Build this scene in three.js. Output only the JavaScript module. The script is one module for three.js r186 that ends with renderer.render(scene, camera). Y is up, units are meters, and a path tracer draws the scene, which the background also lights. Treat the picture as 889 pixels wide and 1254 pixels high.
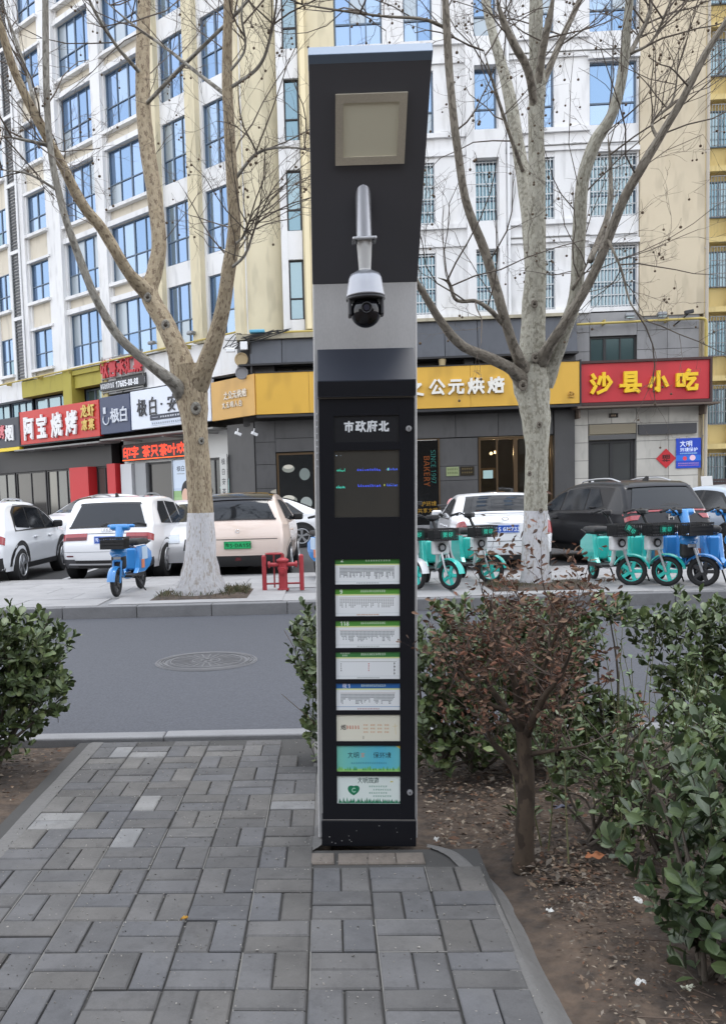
import * as THREE from 'three';
import { mergeGeometries, toCreasedNormals } from 'three/addons/utils/BufferGeometryUtils.js';
import { RoundedBoxGeometry } from 'three/addons/geometries/RoundedBoxGeometry.js';

// ---------------------------------------------------------------- camera, sky, sun, exposure
const scene = new THREE.Scene();
const F = 1100, CX = 345, CY = 698, IW = 889, IH = 1254;          // lens in photo pixels, principal point off centre (cropped photo)
const FULLH = 1560, FULLW = FULLH * IW / IH;
const camera = new THREE.PerspectiveCamera(2 * Math.atan(FULLH / 2 / F) * 180 / Math.PI, IW / IH, 0.1, 600);
camera.position.set(0, 1.55, 0);
camera.rotation.order = 'YXZ';
camera.rotation.set(-0.0844, 0.05, -0.0314);
camera.setViewOffset(FULLW, FULLH, FULLW / 2 - CX, FULLH / 2 - CY, IW, IH);
camera.updateMatrixWorld(true);
scene.add(camera);

let SEED = 1;
function rnd() { SEED = (SEED + 0x6D2B79F5) | 0; let t = Math.imul(SEED ^ (SEED >>> 15), 1 | SEED); t = (t + Math.imul(t ^ (t >>> 7), 61 | t)) ^ t; return ((t ^ (t >>> 14)) >>> 0) / 4294967296; }
const R = (a, b) => a + (b - a) * rnd();
const lerp = (a, b, t) => a + (b - a) * t, clamp = (x, a, b) => Math.min(b, Math.max(a, x));
const smooth = (a, b, x) => { const t = clamp((x - a) / (b - a), 0, 1); return t * t * (3 - 2 * t); };

{ // hazy, bright sky, paler and brighter towards the horizon
  const w = 512, h = 256, d = new Float32Array(w * h * 4);
  for (let j = 0; j < h; j++) for (let i = 0; i < w; i++) {
    const e = ((j + .5) / h - .5) * Math.PI, s = clamp(Math.sin(e), 0, 1), a = (i / w) * Math.PI * 2;
    const t = Math.pow(s, .55);
    const c = .07 * Math.sin(a * 3 + 4 * s) * Math.sin(a * 2 - 7 * s + 1) + .05 * Math.sin(a * 7 + 13 * s) * Math.sin(9 * s + 2);
    const o = (j * w + i) * 4, k = 1 + c;
    d[o] = lerp(1.02, .70, t) * k; d[o + 1] = lerp(1.0, .765, t) * k; d[o + 2] = lerp(.97, .89, t) * (1 + c * .6); d[o + 3] = 1;
  }
  const t = new THREE.DataTexture(d, w, h, THREE.RGBAFormat, THREE.FloatType);
  t.mapping = THREE.EquirectangularReflectionMapping; t.magFilter = THREE.LinearFilter; t.needsUpdate = true;
  scene.background = t; scene.environment = t;
}
const sun = new THREE.DirectionalLight(new THREE.Color(1, .965, .91), .6);
sun.position.set(9, 60, -16); sun.castShadow = true; sun.shadow.radius = 40;
sun.shadow.camera.left = -40; sun.shadow.camera.right = 40; sun.shadow.camera.top = 40; sun.shadow.camera.bottom = -40; sun.shadow.camera.far = 200;
sun.shadow.mapSize.set(2048, 2048);
scene.add(sun); scene.add(sun.target); sun.target.position.set(0, 0, -15);
const renderer = new THREE.WebGLRenderer({ antialias: true });
renderer.toneMapping = THREE.LinearToneMapping;
renderer.toneMappingExposure = 2.6;
renderer.shadowMap.enabled = true;

// ---------------------------------------------------------------- helpers
const rayq = (px, py) => new THREE.Vector3((px - CX) / F, -(py - CY) / F, -1).applyEuler(camera.rotation);
const at = (px, py, z) => { const d = rayq(px, py); return d.multiplyScalar(z / d.z).add(camera.position); };          // point of the photo at a given z
const atY = (px, py, y) => { const d = rayq(px, py); return d.multiplyScalar((y - 1.55) / d.y).add(camera.position); }; // ... on a level
const names = {};
const numbered = (n) => { const k = names[n] = (names[n] ?? -1) + 1; return k ? n + '_' + String(k).padStart(3, '0') : n; };
function tag(o, label, category, group) { o.userData = { ...o.userData, label, category }; if (group) o.userData.group = group; return o; }
function thing(name, label, category, p = [0, 0, 0], turn = 0, group) { const o = new THREE.Group(); o.name = numbered(name); o.position.set(...p); o.rotation.y = turn; scene.add(o); return tag(o, label, category, group); }
const merged = (g) => { if (!Array.isArray(g)) return g; if (g.length === 1) return g[0]; const q = g.map((x) => { const y = x.index ? x.toNonIndexed() : x; for (const k of Object.keys(y.attributes)) if (!['position', 'normal', 'uv'].includes(k)) y.deleteAttribute(k); return y; }); return mergeGeometries(q); };
function obj(name, g, m, parent = scene) { const o = new THREE.Mesh(merged(g), m); o.name = parent === scene ? numbered(name) : name; o.castShadow = o.receiveShadow = true; parent.add(o); return o; }
function struct(name, g, m) { const o = obj(name, g, m); o.userData.kind = 'structure'; return o; }
function copy(o, p, turn, label) { const c = o.clone(); c.name = numbered(o.name.replace(/_\d{3}$/, '')); c.userData = { ...o.userData }; if (label) c.userData.label = label; c.position.set(...p); if (turn !== undefined) c.rotation.y = turn; scene.add(c); return c; }
// box with uv in metres
function box(w, h, d, x = 0, y = 0, z = 0) {
  const g = new THREE.BoxGeometry(w, h, d), u = g.attributes.uv, p = g.attributes.position, n = g.attributes.normal;
  for (let i = 0; i < u.count; i++) { const X = p.getX(i) + x, Y = p.getY(i) + y, Z = p.getZ(i) + z; if (Math.abs(n.getX(i)) > .5) u.setXY(i, Z, Y); else if (Math.abs(n.getY(i)) > .5) u.setXY(i, X, Z); else u.setXY(i, X, Y); }
  g.translate(x, y, z); return g;
}
const bxx = (x0, x1, y0, y1, z0, z1) => box(Math.abs(x1 - x0), Math.abs(y1 - y0), Math.abs(z1 - z0), (x0 + x1) / 2, (y0 + y1) / 2, (z0 + z1) / 2);
const rbox = (w, h, d, r, x = 0, y = 0, z = 0, s = 2) => new RoundedBoxGeometry(w, h, d, s, r).translate(x, y, z);
const cyl = (r0, r1, h, x = 0, y = 0, z = 0, n = 16, axis = 'y') => { const g = new THREE.CylinderGeometry(r1, r0, h, n); if (axis === 'x') g.rotateZ(-Math.PI / 2); if (axis === 'z') g.rotateX(Math.PI / 2); return g.translate(x, y, z); };
const sph = (r, x, y, z, n = 10) => new THREE.SphereGeometry(r, n, Math.max(4, n * .7 | 0)).translate(x, y, z);
const tor = (R0, r, x, y, z, n = 24, m = 8) => new THREE.TorusGeometry(R0, r, m, n).translate(x, y, z);
function bar(a, b, r, n = 6, r2 = r) { return sweep([a, b], [r, r2], n); }
// tube with a radius at every point, smooth normals, uv in metres, closed ends
function sweep(pts, rad, n = 8, wob = 0) {
  const P = pts.map((p) => Array.isArray(p) ? new THREE.Vector3(...p) : p), N = P.length, pos = [], nor = [], uv = [], idx = [];
  let side = null, len = 0;
  for (let i = 0; i < N; i++) {
    const t = P[Math.min(N - 1, i + 1)].clone().sub(P[Math.max(0, i - 1)]).normalize();
    if (!side) { side = Math.abs(t.y) < .9 ? new THREE.Vector3(0, 1, 0) : new THREE.Vector3(1, 0, 0); }
    side = side.clone().addScaledVector(t, -side.dot(t)).normalize();
    const up = t.clone().cross(side);
    if (i) len += P[i].distanceTo(P[i - 1]);
    const r = rad[i];
    for (let k = 0; k <= n; k++) {
      const a = k / n * Math.PI * 2, w = wob ? 1 + wob * (Math.sin(a * 2 + i * .9) * .5 + Math.sin(a * 3 - i * 1.7) * .5) : 1;
      const dx = side.clone().multiplyScalar(Math.cos(a)).addScaledVector(up, Math.sin(a));
      pos.push(P[i].x + dx.x * r * w, P[i].y + dx.y * r * w, P[i].z + dx.z * r * w); nor.push(dx.x, dx.y, dx.z); uv.push(k / n * Math.PI * 2 * Math.max(rad[0], .02), len);
    }
    if (i) for (let k = 0; k < n; k++) { const b = i * (n + 1) + k, a = b - n - 1; idx.push(a, a + 1, b, a + 1, b + 1, b); }
  }
  for (const e of [0, N - 1]) { if (rad[e] < .004) continue; const c = pos.length / 3, t = P[e].clone().sub(P[e ? e - 1 : 1]).normalize(); pos.push(P[e].x, P[e].y, P[e].z); nor.push(t.x, t.y, t.z); uv.push(0, 0); for (let k = 0; k < n; k++) { const b = e * (n + 1) + k; if (e) idx.push(b, b + 1, c); else idx.push(b, c, b + 1); } }
  const g = new THREE.BufferGeometry(); g.setAttribute('position', new THREE.Float32BufferAttribute(pos, 3)); g.setAttribute('normal', new THREE.Float32BufferAttribute(nor, 3)); g.setAttribute('uv', new THREE.Float32BufferAttribute(uv, 2)); g.setIndex(idx);
  return g;
}
const curve = (pts, n) => new THREE.CatmullRomCurve3(pts.map((p) => Array.isArray(p) ? new THREE.Vector3(...p) : p), false, 'centripetal').getPoints(n);
const prism = (pts, depth, bevel = 0) => { const s = new THREE.Shape(pts.map((p) => new THREE.Vector2(...p))); return new THREE.ExtrudeGeometry(s, { depth, bevelEnabled: bevel > 0, bevelSize: bevel, bevelThickness: bevel, bevelSegments: 1, steps: 1 }); };
// grid surface from f(u, v) -> [x, y, z]
function grid(f, nu, nv, creased) {
  const pos = [], uv = [], idx = [];
  for (let j = 0; j <= nv; j++) for (let i = 0; i <= nu; i++) { const p = f(i / nu, j / nv); pos.push(...p); uv.push(i / nu, j / nv); }
  for (let j = 0; j < nv; j++) for (let i = 0; i < nu; i++) { const a = j * (nu + 1) + i, b = a + 1, c = a + nu + 1, d = c + 1; idx.push(a, b, d, a, d, c); }
  let g = new THREE.BufferGeometry(); g.setAttribute('position', new THREE.Float32BufferAttribute(pos, 3)); g.setAttribute('uv', new THREE.Float32BufferAttribute(uv, 2)); g.setIndex(idx); g.computeVertexNormals();
  if (creased) g = toCreasedNormals(g, creased);
  return g;
}

// ---------------------------------------------------------------- procedural textures
const hash = (x, y, s) => { let h = Math.imul(x, 374761393) ^ Math.imul(y, 668265263) ^ Math.imul(s, 1274126177); h = Math.imul(h ^ (h >>> 13), 1274126177); return ((h ^ (h >>> 16)) >>> 0) / 4294967296; };
function vnoise(x, y, per, s) { const xi = Math.floor(x), yi = Math.floor(y), fx = x - xi, fy = y - yi, m = (a) => ((a % per) + per) % per, u = fx * fx * (3 - 2 * fx), v = fy * fy * (3 - 2 * fy); return lerp(lerp(hash(m(xi), m(yi), s), hash(m(xi + 1), m(yi), s), u), lerp(hash(m(xi), m(yi + 1), s), hash(m(xi + 1), m(yi + 1), s), u), v); }
function fbm(u, v, per, oct, s) { let a = 0, w = .5, t = 0; for (let o = 0; o < oct; o++) { a += w * vnoise(u * per, v * per, per, s + o); t += w; w *= .55; per *= 2; } return a / t; }
function tex(size, f, metres, srgb = false, aspect = 1) { // f(u, v) -> [r, g, b] linear (stored as sRGB if srgb)
  const w = size, h = Math.round(size * aspect), d = new Uint8Array(w * h * 4), e = (x) => srgb ? 255 * (x <= .0031308 ? 12.92 * x : 1.055 * Math.pow(x, 1 / 2.4) - .055) : 255 * x;
  for (let j = 0; j < h; j++) for (let i = 0; i < w; i++) { const c = f(i / w, j / h), o = (j * w + i) * 4; d[o] = clamp(e(c[0]), 0, 255); d[o + 1] = clamp(e(c[1]), 0, 255); d[o + 2] = clamp(e(c[2]), 0, 255); d[o + 3] = 255; }
  const t = new THREE.DataTexture(d, w, h); t.wrapS = t.wrapT = THREE.RepeatWrapping; t.magFilter = THREE.LinearFilter; t.minFilter = THREE.LinearFilter; if (srgb) t.colorSpace = THREE.SRGBColorSpace; t.repeat.set(1 / metres, 1 / (metres * aspect)); t.needsUpdate = true; return t;
}
const grey = (v) => [v, v, v], tint = (c, k) => [c[0] * k, c[1] * k, c[2] * k], mix3 = (a, b, t) => [lerp(a[0], b[0], t), lerp(a[1], b[1], t), lerp(a[2], b[2], t)];
const rgb = (r, g, b) => new THREE.Color().setRGB(r, g, b);
function M(c, rough = .7, o = {}) { return new THREE.MeshStandardMaterial({ color: Array.isArray(c) ? rgb(...c) : new THREE.Color(c), roughness: rough, ...o }); }
const bumpFine = tex(256, (u, v) => grey(fbm(u, v, 16, 4, 5)), .8);
const T = {
  stucco: tex(512, (u, v) => { const a = fbm(u, v, 4, 5, 11), s = fbm(u, Math.abs(v - .5) * .24, 24, 3, 19), q = fbm(u, Math.abs(v - .5) * .5, 9, 4, 20); return mix3(grey(.80 + .18 * a - .14 * smooth(.55, .8, s)), [.66, .63, .56], .18 * smooth(.56, .75, q)); }, 6, true),
  asphalt: tex(512, (u, v) => grey(.75 + .07 * (fbm(u, v, 2, 3, 29) - .5) + .34 * (hash(u * 512 | 0, v * 512 | 0, 3) - .5) + .1 * (hash(u * 256 | 0, v * 256 | 0, 13) - .5)), 4.1, true),
  concrete: tex(512, (u, v) => grey(.82 + .2 * (fbm(u, v, 5, 5, 31) - .5) + .12 * (hash(u * 512 | 0, v * 512 | 0, 4) - .5) - .07 * smooth(.6, .8, fbm(u, v, 7, 3, 37))), 1.6, true),
  paver: tex(512, (u, v) => { let k = .78 + .62 * (fbm(u, v, 6, 6, 41) - .5) + .3 * (hash(u * 512 | 0, v * 512 | 0, 6) - .5) * hash(u * 256 | 0, v * 256 | 0, 8); k *= 1 - .12 * smooth(.58, .75, fbm(u, v, 40, 3, 45)); const w = smooth(.60, .76, fbm(u, v, 11, 4, 43)); return mix3(mix3(grey(k), tint([1.012, .995, .965], k), smooth(.45, .65, fbm(u, v, 3, 3, 47))), [.95, .94, .9], w * .3); }, 1.3, true),
  soil: tex(512, (u, v) => { const a = fbm(u, v, 24, 4, 51), b = fbm(u, v, 3, 3, 53); return mix3([.028, .022, .018], [.125, .088, .062], clamp(a * .9 + b * .5 - .35, 0, 1)); }, 1.4, true),
  tile: tex(512, (u, v) => grey(.82 + .3 * (fbm(u, v, 4, 4, 61) - .5) - .1 * smooth(.55, .8, fbm(u, Math.abs(v - .5) * .3, 20, 3, 67))), 3, true),
};
const stone = (c, c2, c3, s) => tex(512, (u, v) => { // flaking sycamore bark
  const a = fbm(u, Math.abs(v - .5) * .75, 12, 4, s), b = fbm(u, Math.abs(v - .5) * .8, 26, 3, s + 7), g = .6 * fbm(u, v, 40, 2, s + 9) + .4 * fbm(u, Math.abs(v - .5) * .2, 64, 2, s + 11);
  let q = mix3(c, c2, smooth(.46, .53, a)); q = mix3(q, c3, smooth(.55, .66, b) * .9); return tint(q, .75 + .5 * g);
}, 1.1, true, 1);
T.barkTan = stone([.315, .255, .17], [.37, .305, .21], [.165, .12, .08], 71);
T.barkGrey = stone([.32, .305, .25], [.36, .345, .285], [.21, .195, .15], 81);
T.barkLimb = stone([.215, .20, .17], [.28, .265, .23], [.12, .108, .09], 87);
T.wash = tex(512, (u, v) => mix3(tint([.58, .575, .57], .84 + .25 * fbm(u, Math.abs(v - .5), 30, 3, 93)), [.34, .29, .23], smooth(.55, .70, fbm(u, Math.abs(v - .5) * .6, 30, 4, 91)) * .7), 1.0, true);
// ---------------------------------------------------------------- lettering: Chinese characters as strokes on a 100 grid, two digits per coordinate
const GL = {};
for (const line of `市|50045020 08229222 22422284 22427842 78427882 78827080 50225098
政|08124812 28122880 28444644 12401280 05804880 68045636 60229622 84225496 62449696
府|50025012 14129412 14121660 16600698 40243054 34463498 50449644 78267892 78926886 56605872
北|36083694 10363636 06843672 90265846 58085886 58866492 64929292 92929274
沙|08101826 04381452 06942264 62046260 46223652 78229446 94487080 70803496
县|26062666 26067406 74067466 26247424 26447444 04669666 40682892 28927488 68788896
小|50065094 50943886 26341074 72349072
吃|06240674 06243424 34243474 06743474 58044434 54229422 50448444 84445282 52825892 58929292 92929476
公|38080852 60089450 46442288 22888284 66628896
元|22147814 06409440 36403074 30740696 62406286 62866892 68929292 92929472
烘|06321252 40263244 22062250 22500496 24583884 46289628 58085862 82088262 40629862 58704296 78709696
焙|06321252 40263244 22062250 22500496 24583884 68047014 46189618 54245840 86247840 42469846 50585096 50589058 90589096 50949094
阿|08060896 08063206 32062036 20363454 34542068 42149814 48364866 48367036 70367066 48647064 86148692 86927486
宝|50025012 08300818 08189218 92189030 18388238 22627862 08929292 50385092 66707682
烧|06321252 40263244 22062250 22500496 24583884 46209014 62047032 70329440 84244646 44569656 60565680 56804096 76567688 76889692 96929780
烤|06321252 40263244 22062250 22500496 24583884 48168416 66046634 42349834 94104462 60508646 64486066 60669066 90668492 84927292
龙|08309230 44064240 42400896 56305684 56846092 60929292 92929274 64087820 84444284
虾|08260854 08264026 40264054 08544054 24062484 04864280 34704490 50149814 74147496 78389254
凉|08221836 06882058 60046214 32209620 42344254 42348434 84348454 42548454 63546394 63945488 46663486 78669286
菜|06169416 34063426 66066626 78282236 24423252 48405250 78406652 06629462 50525098 46641092 54649292
极|04304430 24062496 24360470 26424260 48148414 84147642 76429442 94428074 80744696 58165660 56604096 62509696
白|50043822 18221896 18228222 82228296 18588258 18928292
安|50025012 08300818 08189218 92189030 46303070 30707894 70425476 54762096 08549454
印|34101220 12201280 12804276 12464046 56165696 56168816 88168870 88707666
字|50025012 08300818 08189218 92189030 26387238 72385056 50565092 50923888 08669266
茶|06169416 34063426 66066626 50281060 50289258 20628062 50505096 50964090 38722290 64728088
只|20122052 20128012 80128052 20528052 38621294 62629094
叶|08280870 08283828 38283870 08703870 46449844 72087298
欢|08224222 42220886 10364478 62045036 58249424 94248640 72366866 68664696 72589696
迎|12102022 06382038 20381078 04902082 20829696 52123620 36203670 36705462 62169016 90169062 90628058 62166280
选|12102022 06382038 20381078 04902082 20829696 50064030 44228622 64046444 34449444 54445064 50643678 72447270 72709270 92709458
收|14141466 14664056 38043896 68045636 60229622 84225496 62449696
售|28040840 22222260 22228822 22368236 22488248 22609060 54105460 24702496 24707870 78707896 24967896
承|24107410 74105028 50285092 50923888 34484848 52486648 32626862 10402840 28401076 86346648 56449484
汇|08101826 04381452 06942264 40129612 40124090 40909690
票|08109210 20242046 20248024 80248046 20468046 40104046 60106046 20568056 06709470 50705096 32781692 68788692
夜|50025212 06169416 32200860 24402496 58224060 54348834 88344696 54549496 58486658
文|50045216 08249224 74241496 28289096
明|08140876 08143614 36143676 08443644 08763676 54085466 54664296 54089008 90089092 90928088 54349034 54589058
旅|20042214 04224422 22222060 20600494 22444044 40443890 38903088 60044830 56189618 90365644 62426090 60907284 74407866 78669694 94548064
游|08101826 04381452 06942264 40044214 28225222 38223660 36602694 38444844 48444690 68045830 62189618 64328832 88327646 76467692 76926888 58609660
道|12102022 06382038 20381078 04902082 20829696 48045416 80047218 36209620 64206034 46344674 46348434 84348474 46488448 46608460 46748474
保|24040644 18301896 42104238 42108610 86108638 42388638 34549854 64386498 62583690 66589490
护|06264226 26062692 26921686 04664252 66047016 52249224 92249252 54529252 54245266 52664096
环|06164216 08484048 04864478 24162482 48169816 76184662 72407298 76469666
境|04343634 20102080 04863874 66026810 46149414 58186230 82187830 40329832 50425068 50428842 88428868 50558855 50688868 62705884 58844296 76707690 76909690
共|08289228 32063266 68066866 04669666 36741496 64748896
享|50025012 08169216 28262844 28267226 72267244 28447244 24547454 74545268 52685296 52964290 08769276
福|20042414 06243824 38240664 22442298 26503660 48089608 54205438 54209020 90209038 54389038 50505096 50509450 94509496 50969496 72507296 50729472
豫|08104010 40102430 06364436 44363650 24362492 56044630 52148214 82147028 50285050 50289228 92289250 50509250 66504472 60587692 76926096 90567072 80689890
牛|30061436 24268826 04589658 52045298
之|50045416 12308230 82302084 06922882 28829696
人|50064050 40500896 48409696
街|28040822 30261048 20442096 40225822 50065040 38425842 38645864 50445080 36826078 66149614 62369836 84368492 84927488
烟|06321252 40263244 22062250 22500496 24583884 50105096 50109610 96109696 50929692 58327832 70187040 70405476 72428476`.split('\n')) { const [c, s] = line.split('|'); GL[c] = s.trim().split(' ').map((q) => [+q.slice(0, 2), +q.slice(2, 4), +q.slice(4, 6), +q.slice(6, 8)]); }
function canvas(w, h, bg, draw) { const c = document.createElement('canvas'); c.width = w; c.height = h; const x = c.getContext('2d'); if (bg) { x.fillStyle = bg; x.fillRect(0, 0, w, h); } draw(x, w, h); const t = new THREE.CanvasTexture(c); t.colorSpace = THREE.SRGBColorSpace; t.anisotropy = 8; return t; }
function han(x, s, px, py, size, color, lw = .11, gap = 1.05, vertical = false, sx = 1) { x.strokeStyle = color; x.lineCap = 'butt'; x.lineWidth = size * lw; let i = 0; for (const ch of s) { const ox = px + (vertical ? 0 : i * size * gap * sx), oy = py + (vertical ? i * size * gap : 0); for (const [a, b, c, d] of GL[ch] || []) { const L = Math.hypot(c - a, d - b) || 1, e = lw * 30 / L; x.beginPath(); x.moveTo(ox + (a - (c - a) * e) / 100 * size * sx, oy + (b - (d - b) * e) / 100 * size); x.lineTo(ox + (c + (c - a) * e) / 100 * size * sx, oy + (d + (d - b) * e) / 100 * size); x.stroke(); } i++; } }
function latin(x, s, px, py, size, color, font = 'bold', fam = 'sans-serif') { x.fillStyle = color; x.font = `${font} ${size}px ${fam}`; x.textBaseline = 'middle'; x.fillText(s, px, py); }
function tiny(x, px, py, w, size, color, n) { x.fillStyle = color; const cw = w / n; for (let i = 0; i < n; i++) { for (let k = 0; k < 4; k++) x.fillRect(px + i * cw + cw * .1, py + size * (k * .27), cw * (.45 + .4 * rnd()), size * .12); x.fillRect(px + i * cw + cw * (.2 + .3 * rnd()), py, cw * .15, size); } }
// solid characters standing proud of a board: one geometry per character
function solidHan(ch, size, depth, lw = .13, slant = 0) { const g = []; GL[ch].forEach(([a, b, c, d], i) => { const L = Math.hypot(c - a, d - b) / 100 * size + size * lw * .8, q = box(L, size * lw, depth + i * .0009, 0, 0, (depth + i * .0009) / 2); q.rotateZ(-Math.atan2(d - b, c - a)); q.translate(((a + c) / 2 - 50) / 100 * size, (50 - (b + d) / 2) / 100 * size, 0); g.push(q); }); const m = merged(g); if (slant) m.applyMatrix4(new THREE.Matrix4().makeShear(0, 0, slant, 0, 0, 0)); return m; }
const panelGeo = (w, h) => new THREE.PlaneGeometry(w, h);
// ---------------------------------------------------------------- materials
const mt = {
  asphalt: M([.080, .084, .098], .88, { map: T.asphalt }),
  lot: M([.05, .05, .053], .9, { map: T.asphalt }),
  soil: M([1, 1, 1], 1, { map: T.soil, bumpMap: bumpFine, bumpScale: .02 }),
  concrete: M([.24, .24, .245], .9, { map: T.concrete, bumpMap: bumpFine, bumpScale: .004 }),
  kerb: M([.20, .20, .205], .9, { map: T.concrete, bumpMap: bumpFine, bumpScale: .004 }),
  joint: M([.06, .058, .055], 1, { map: T.concrete }),
  white: M([.80, .80, .80], .8, { map: T.stucco, bumpMap: bumpFine, bumpScale: .003 }),
  cream: M([.70, .64, .53], .85, { map: T.stucco, bumpMap: bumpFine, bumpScale: .003 }),
  yellow: M([.70, .625, .44], .85, { map: T.stucco }),
  beige: M([.63, .545, .40], .85, { map: T.stucco }),
  ochre: M([.42, .36, .06], .7, { map: T.stucco }),
  farYellow: M([.72, .58, .27], .85, { map: T.stucco }),
  grime: M([.30, .295, .28], .9, { map: T.stucco }),
  frame: M([.10, .145, .20], .5), frameDark: M([.02, .02, .022], .5), bronze: M([.10, .065, .035], .4, { metalness: .6 }),
  grille: M([.55, .57, .58], .5, { metalness: .3 }),
  darkStone: M([.072, .071, .072], .45, { map: T.tile }), greyTile: M([.30, .30, .305], .6, { map: T.tile }), paleTile: M([.56, .54, .49], .6, { map: T.tile }), slate: M([.10, .108, .125], .6, { map: T.tile }),
  red: M([.52, .02, .025], .5), redPaint: M([.50, .025, .02], .45), black: M([.012, .012, .013], .5), blackGloss: M([.01, .01, .012], .12), steel: M([.55, .56, .58], .35, { metalness: .8 }), chrome: M([.75, .76, .78], .15, { metalness: 1 }), rubber: M([.016, .016, .017], .85), pipeYellow: M([.42, .33, .09], .55), whitePlastic: M([.72, .73, .74], .4), lampGrey: M([.22, .23, .24], .5, { metalness: .5 }),
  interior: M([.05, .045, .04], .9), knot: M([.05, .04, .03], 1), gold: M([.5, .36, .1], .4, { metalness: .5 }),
};
const glassBlue = [0, 1, 2, 3].map((i) => M([[.205, .30, .45], [.24, .335, .485], [.17, .265, .41], [.27, .36, .48]][i], .06 + .03 * i, { metalness: .82 }));
glassBlue.push(glassBlue[0], glassBlue[1], glassBlue[2], M([.34, .39, .43], .3, { metalness: .5 }));
const glassDull = [0, 1].map((i) => M([[.16, .25, .30], [.22, .30, .34]][i], .12, { metalness: .7 }));
const glassShop = M([.11, .115, .115], .05, { metalness: .5 });

// ---------------------------------------------------------------- ground, road, kerbs
const ROADY = -.025, FARY = .13, LOTY = .06;
{
  const g = new THREE.PlaneGeometry(900, 900, 1, 1).rotateX(-Math.PI / 2); const u = g.attributes.uv; for (let i = 0; i < u.count; i++) u.setXY(i, u.getX(i) * 900, u.getY(i) * 900);
  g.translate(0, -.2, 0); struct('ground', g, mt.soil);
  struct('road', bxx(-70, 70, -.19, ROADY, -11.72, -5.79), mt.asphalt);
  struct('parking_lot', bxx(-70, 70, -.18, LOTY, -26, -16.05), mt.lot);
  struct('shop_pavement', bxx(-70, 70, -.17, FARY, -75, -26), mt.concrete);
}
{ // far kerb: one stone per metre
  const k = thing('far_kerb', '', '', [0, 0, 0]); k.userData = { kind: 'structure' };
  const gs = [0, 1, 2].map((i) => rbox(.993, .2, .15, .014).translate(0, 0, 0));
  for (const g of gs) { const u = g.attributes.uv, p = g.attributes.position, o = rnd() * 3; for (let i = 0; i < u.count; i++) u.setXY(i, p.getX(i) + o, p.getY(i) + p.getZ(i)); }
  for (let x = -11.03; x < 10; x++) { const s = obj('kerb_stone', gs[(x + 99) % 3 | 0], mt.kerb, k); s.position.set(x, FARY - .1 + R(-.003, .003), -11.80 + R(-.004, .004)); }
  const s2 = obj('kerb_run', [bxx(-70, -11.6, -.15, FARY, -11.87, -11.72), bxx(10, 70, -.15, FARY, -11.87, -11.72)], mt.kerb, k); s2.userData.kind = 'stuff';
  const n = thing('near_kerb', '', '', [0, 0, 0]); n.userData = { kind: 'structure' };
  for (let x = -4.6; x < 4; x++) { const s = obj('kerb_stone', gs[(x + 99) % 3 | 0], mt.concrete, n); s.position.set(x + .02, -.085 + R(-.003, .003) , -5.71); s.scale.z = .95; }
}
{ // far sidewalk in big slabs, bedded on a dark sheet
  const s = struct('far_sidewalk', bxx(-70, 70, -.17, FARY - .012, -16.05, -11.87), mt.concrete);
  const vs = [0, 1, 2, 3].map(() => M(tint([.335, .33, .33], R(.93, 1.06)), .9, { map: T.concrete }));
  const geo = [0, 1, 2, 3].map(() => { const g = box(1.19, .02, .82, R(0, 9), 0, R(0, 9)); g.computeBoundingBox(); const c = new THREE.Vector3(); g.boundingBox.getCenter(c); return g.translate(-c.x, 0, -c.z); });
  const pits = [[-2.45, -1.1], [2.25, 3.75]];
  for (let r = 0; r < 5; r++) for (let i = -8; i < 8; i++) {
    const x = i * 1.2 + (r % 2) * .6 - .1, z = -11.87 - .415 - r * .83 - .02; if (pits.some(([a, b]) => x + .6 > a && x - .6 < b) && z > -14.1 && r < 2) continue;
    const q = obj('paving_slab', geo[(i * 3 + r * 5 + 99) % 4], vs[(i * 7 + r * 3 + 99) % 4], s); q.position.set(x, FARY - .008 + R(-.0015, .0015), z);
  }
  for (const [x0, x1, z0, z1] of [[-2.45, -1.1, -13.45, -12.2], [2.25, 3.75, -13.55, -12.2]]) { // pits: edged openings with soil
    const cx = (x0 + x1) / 2;
    obj('pit_edging', [bxx(x0 - .5, x0, FARY - .01, FARY + .012, -13.6, -11.88), bxx(x1, x1 + .5, FARY - .01, FARY + .012, -13.6, -11.88), bxx(x0, x1, FARY - .01, FARY + .012, z1, -11.88)], vs[1], s);
    const g = new THREE.PlaneGeometry(x1 - x0, z1 - z0, 24, 20).rotateX(-Math.PI / 2).translate(cx, FARY, (z0 + z1) / 2); const p = g.attributes.position, u = g.attributes.uv;
    for (let i = 0; i < p.count; i++) { const X = p.getX(i), Z = p.getZ(i); p.setY(i, FARY + .012 + .05 * fbm(X * .3 + 9, Z * .3 + 9, 8, 3, 3) * smooth(0, .15, Math.min(X - x0, x1 - X, Z - z0, z1 - Z))); u.setXY(i, X, Z); } g.computeVertexNormals();
    const q = obj('tree_pit_soil', g, mt.soil, s);
  }
}
{ // parking bay lines
  const g = []; for (const x of [-7.35, -4.98, -2.52, -.1, 2.6, 4.1, 6.6, 9.1]) g.push(bxx(x - .05, x + .05, LOTY - .01, LOTY + .005, -21, -16.1));
  const l = obj('bay_lines', g, M([.5, .5, .5], .8)); l.userData.kind = 'structure';
}
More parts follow.
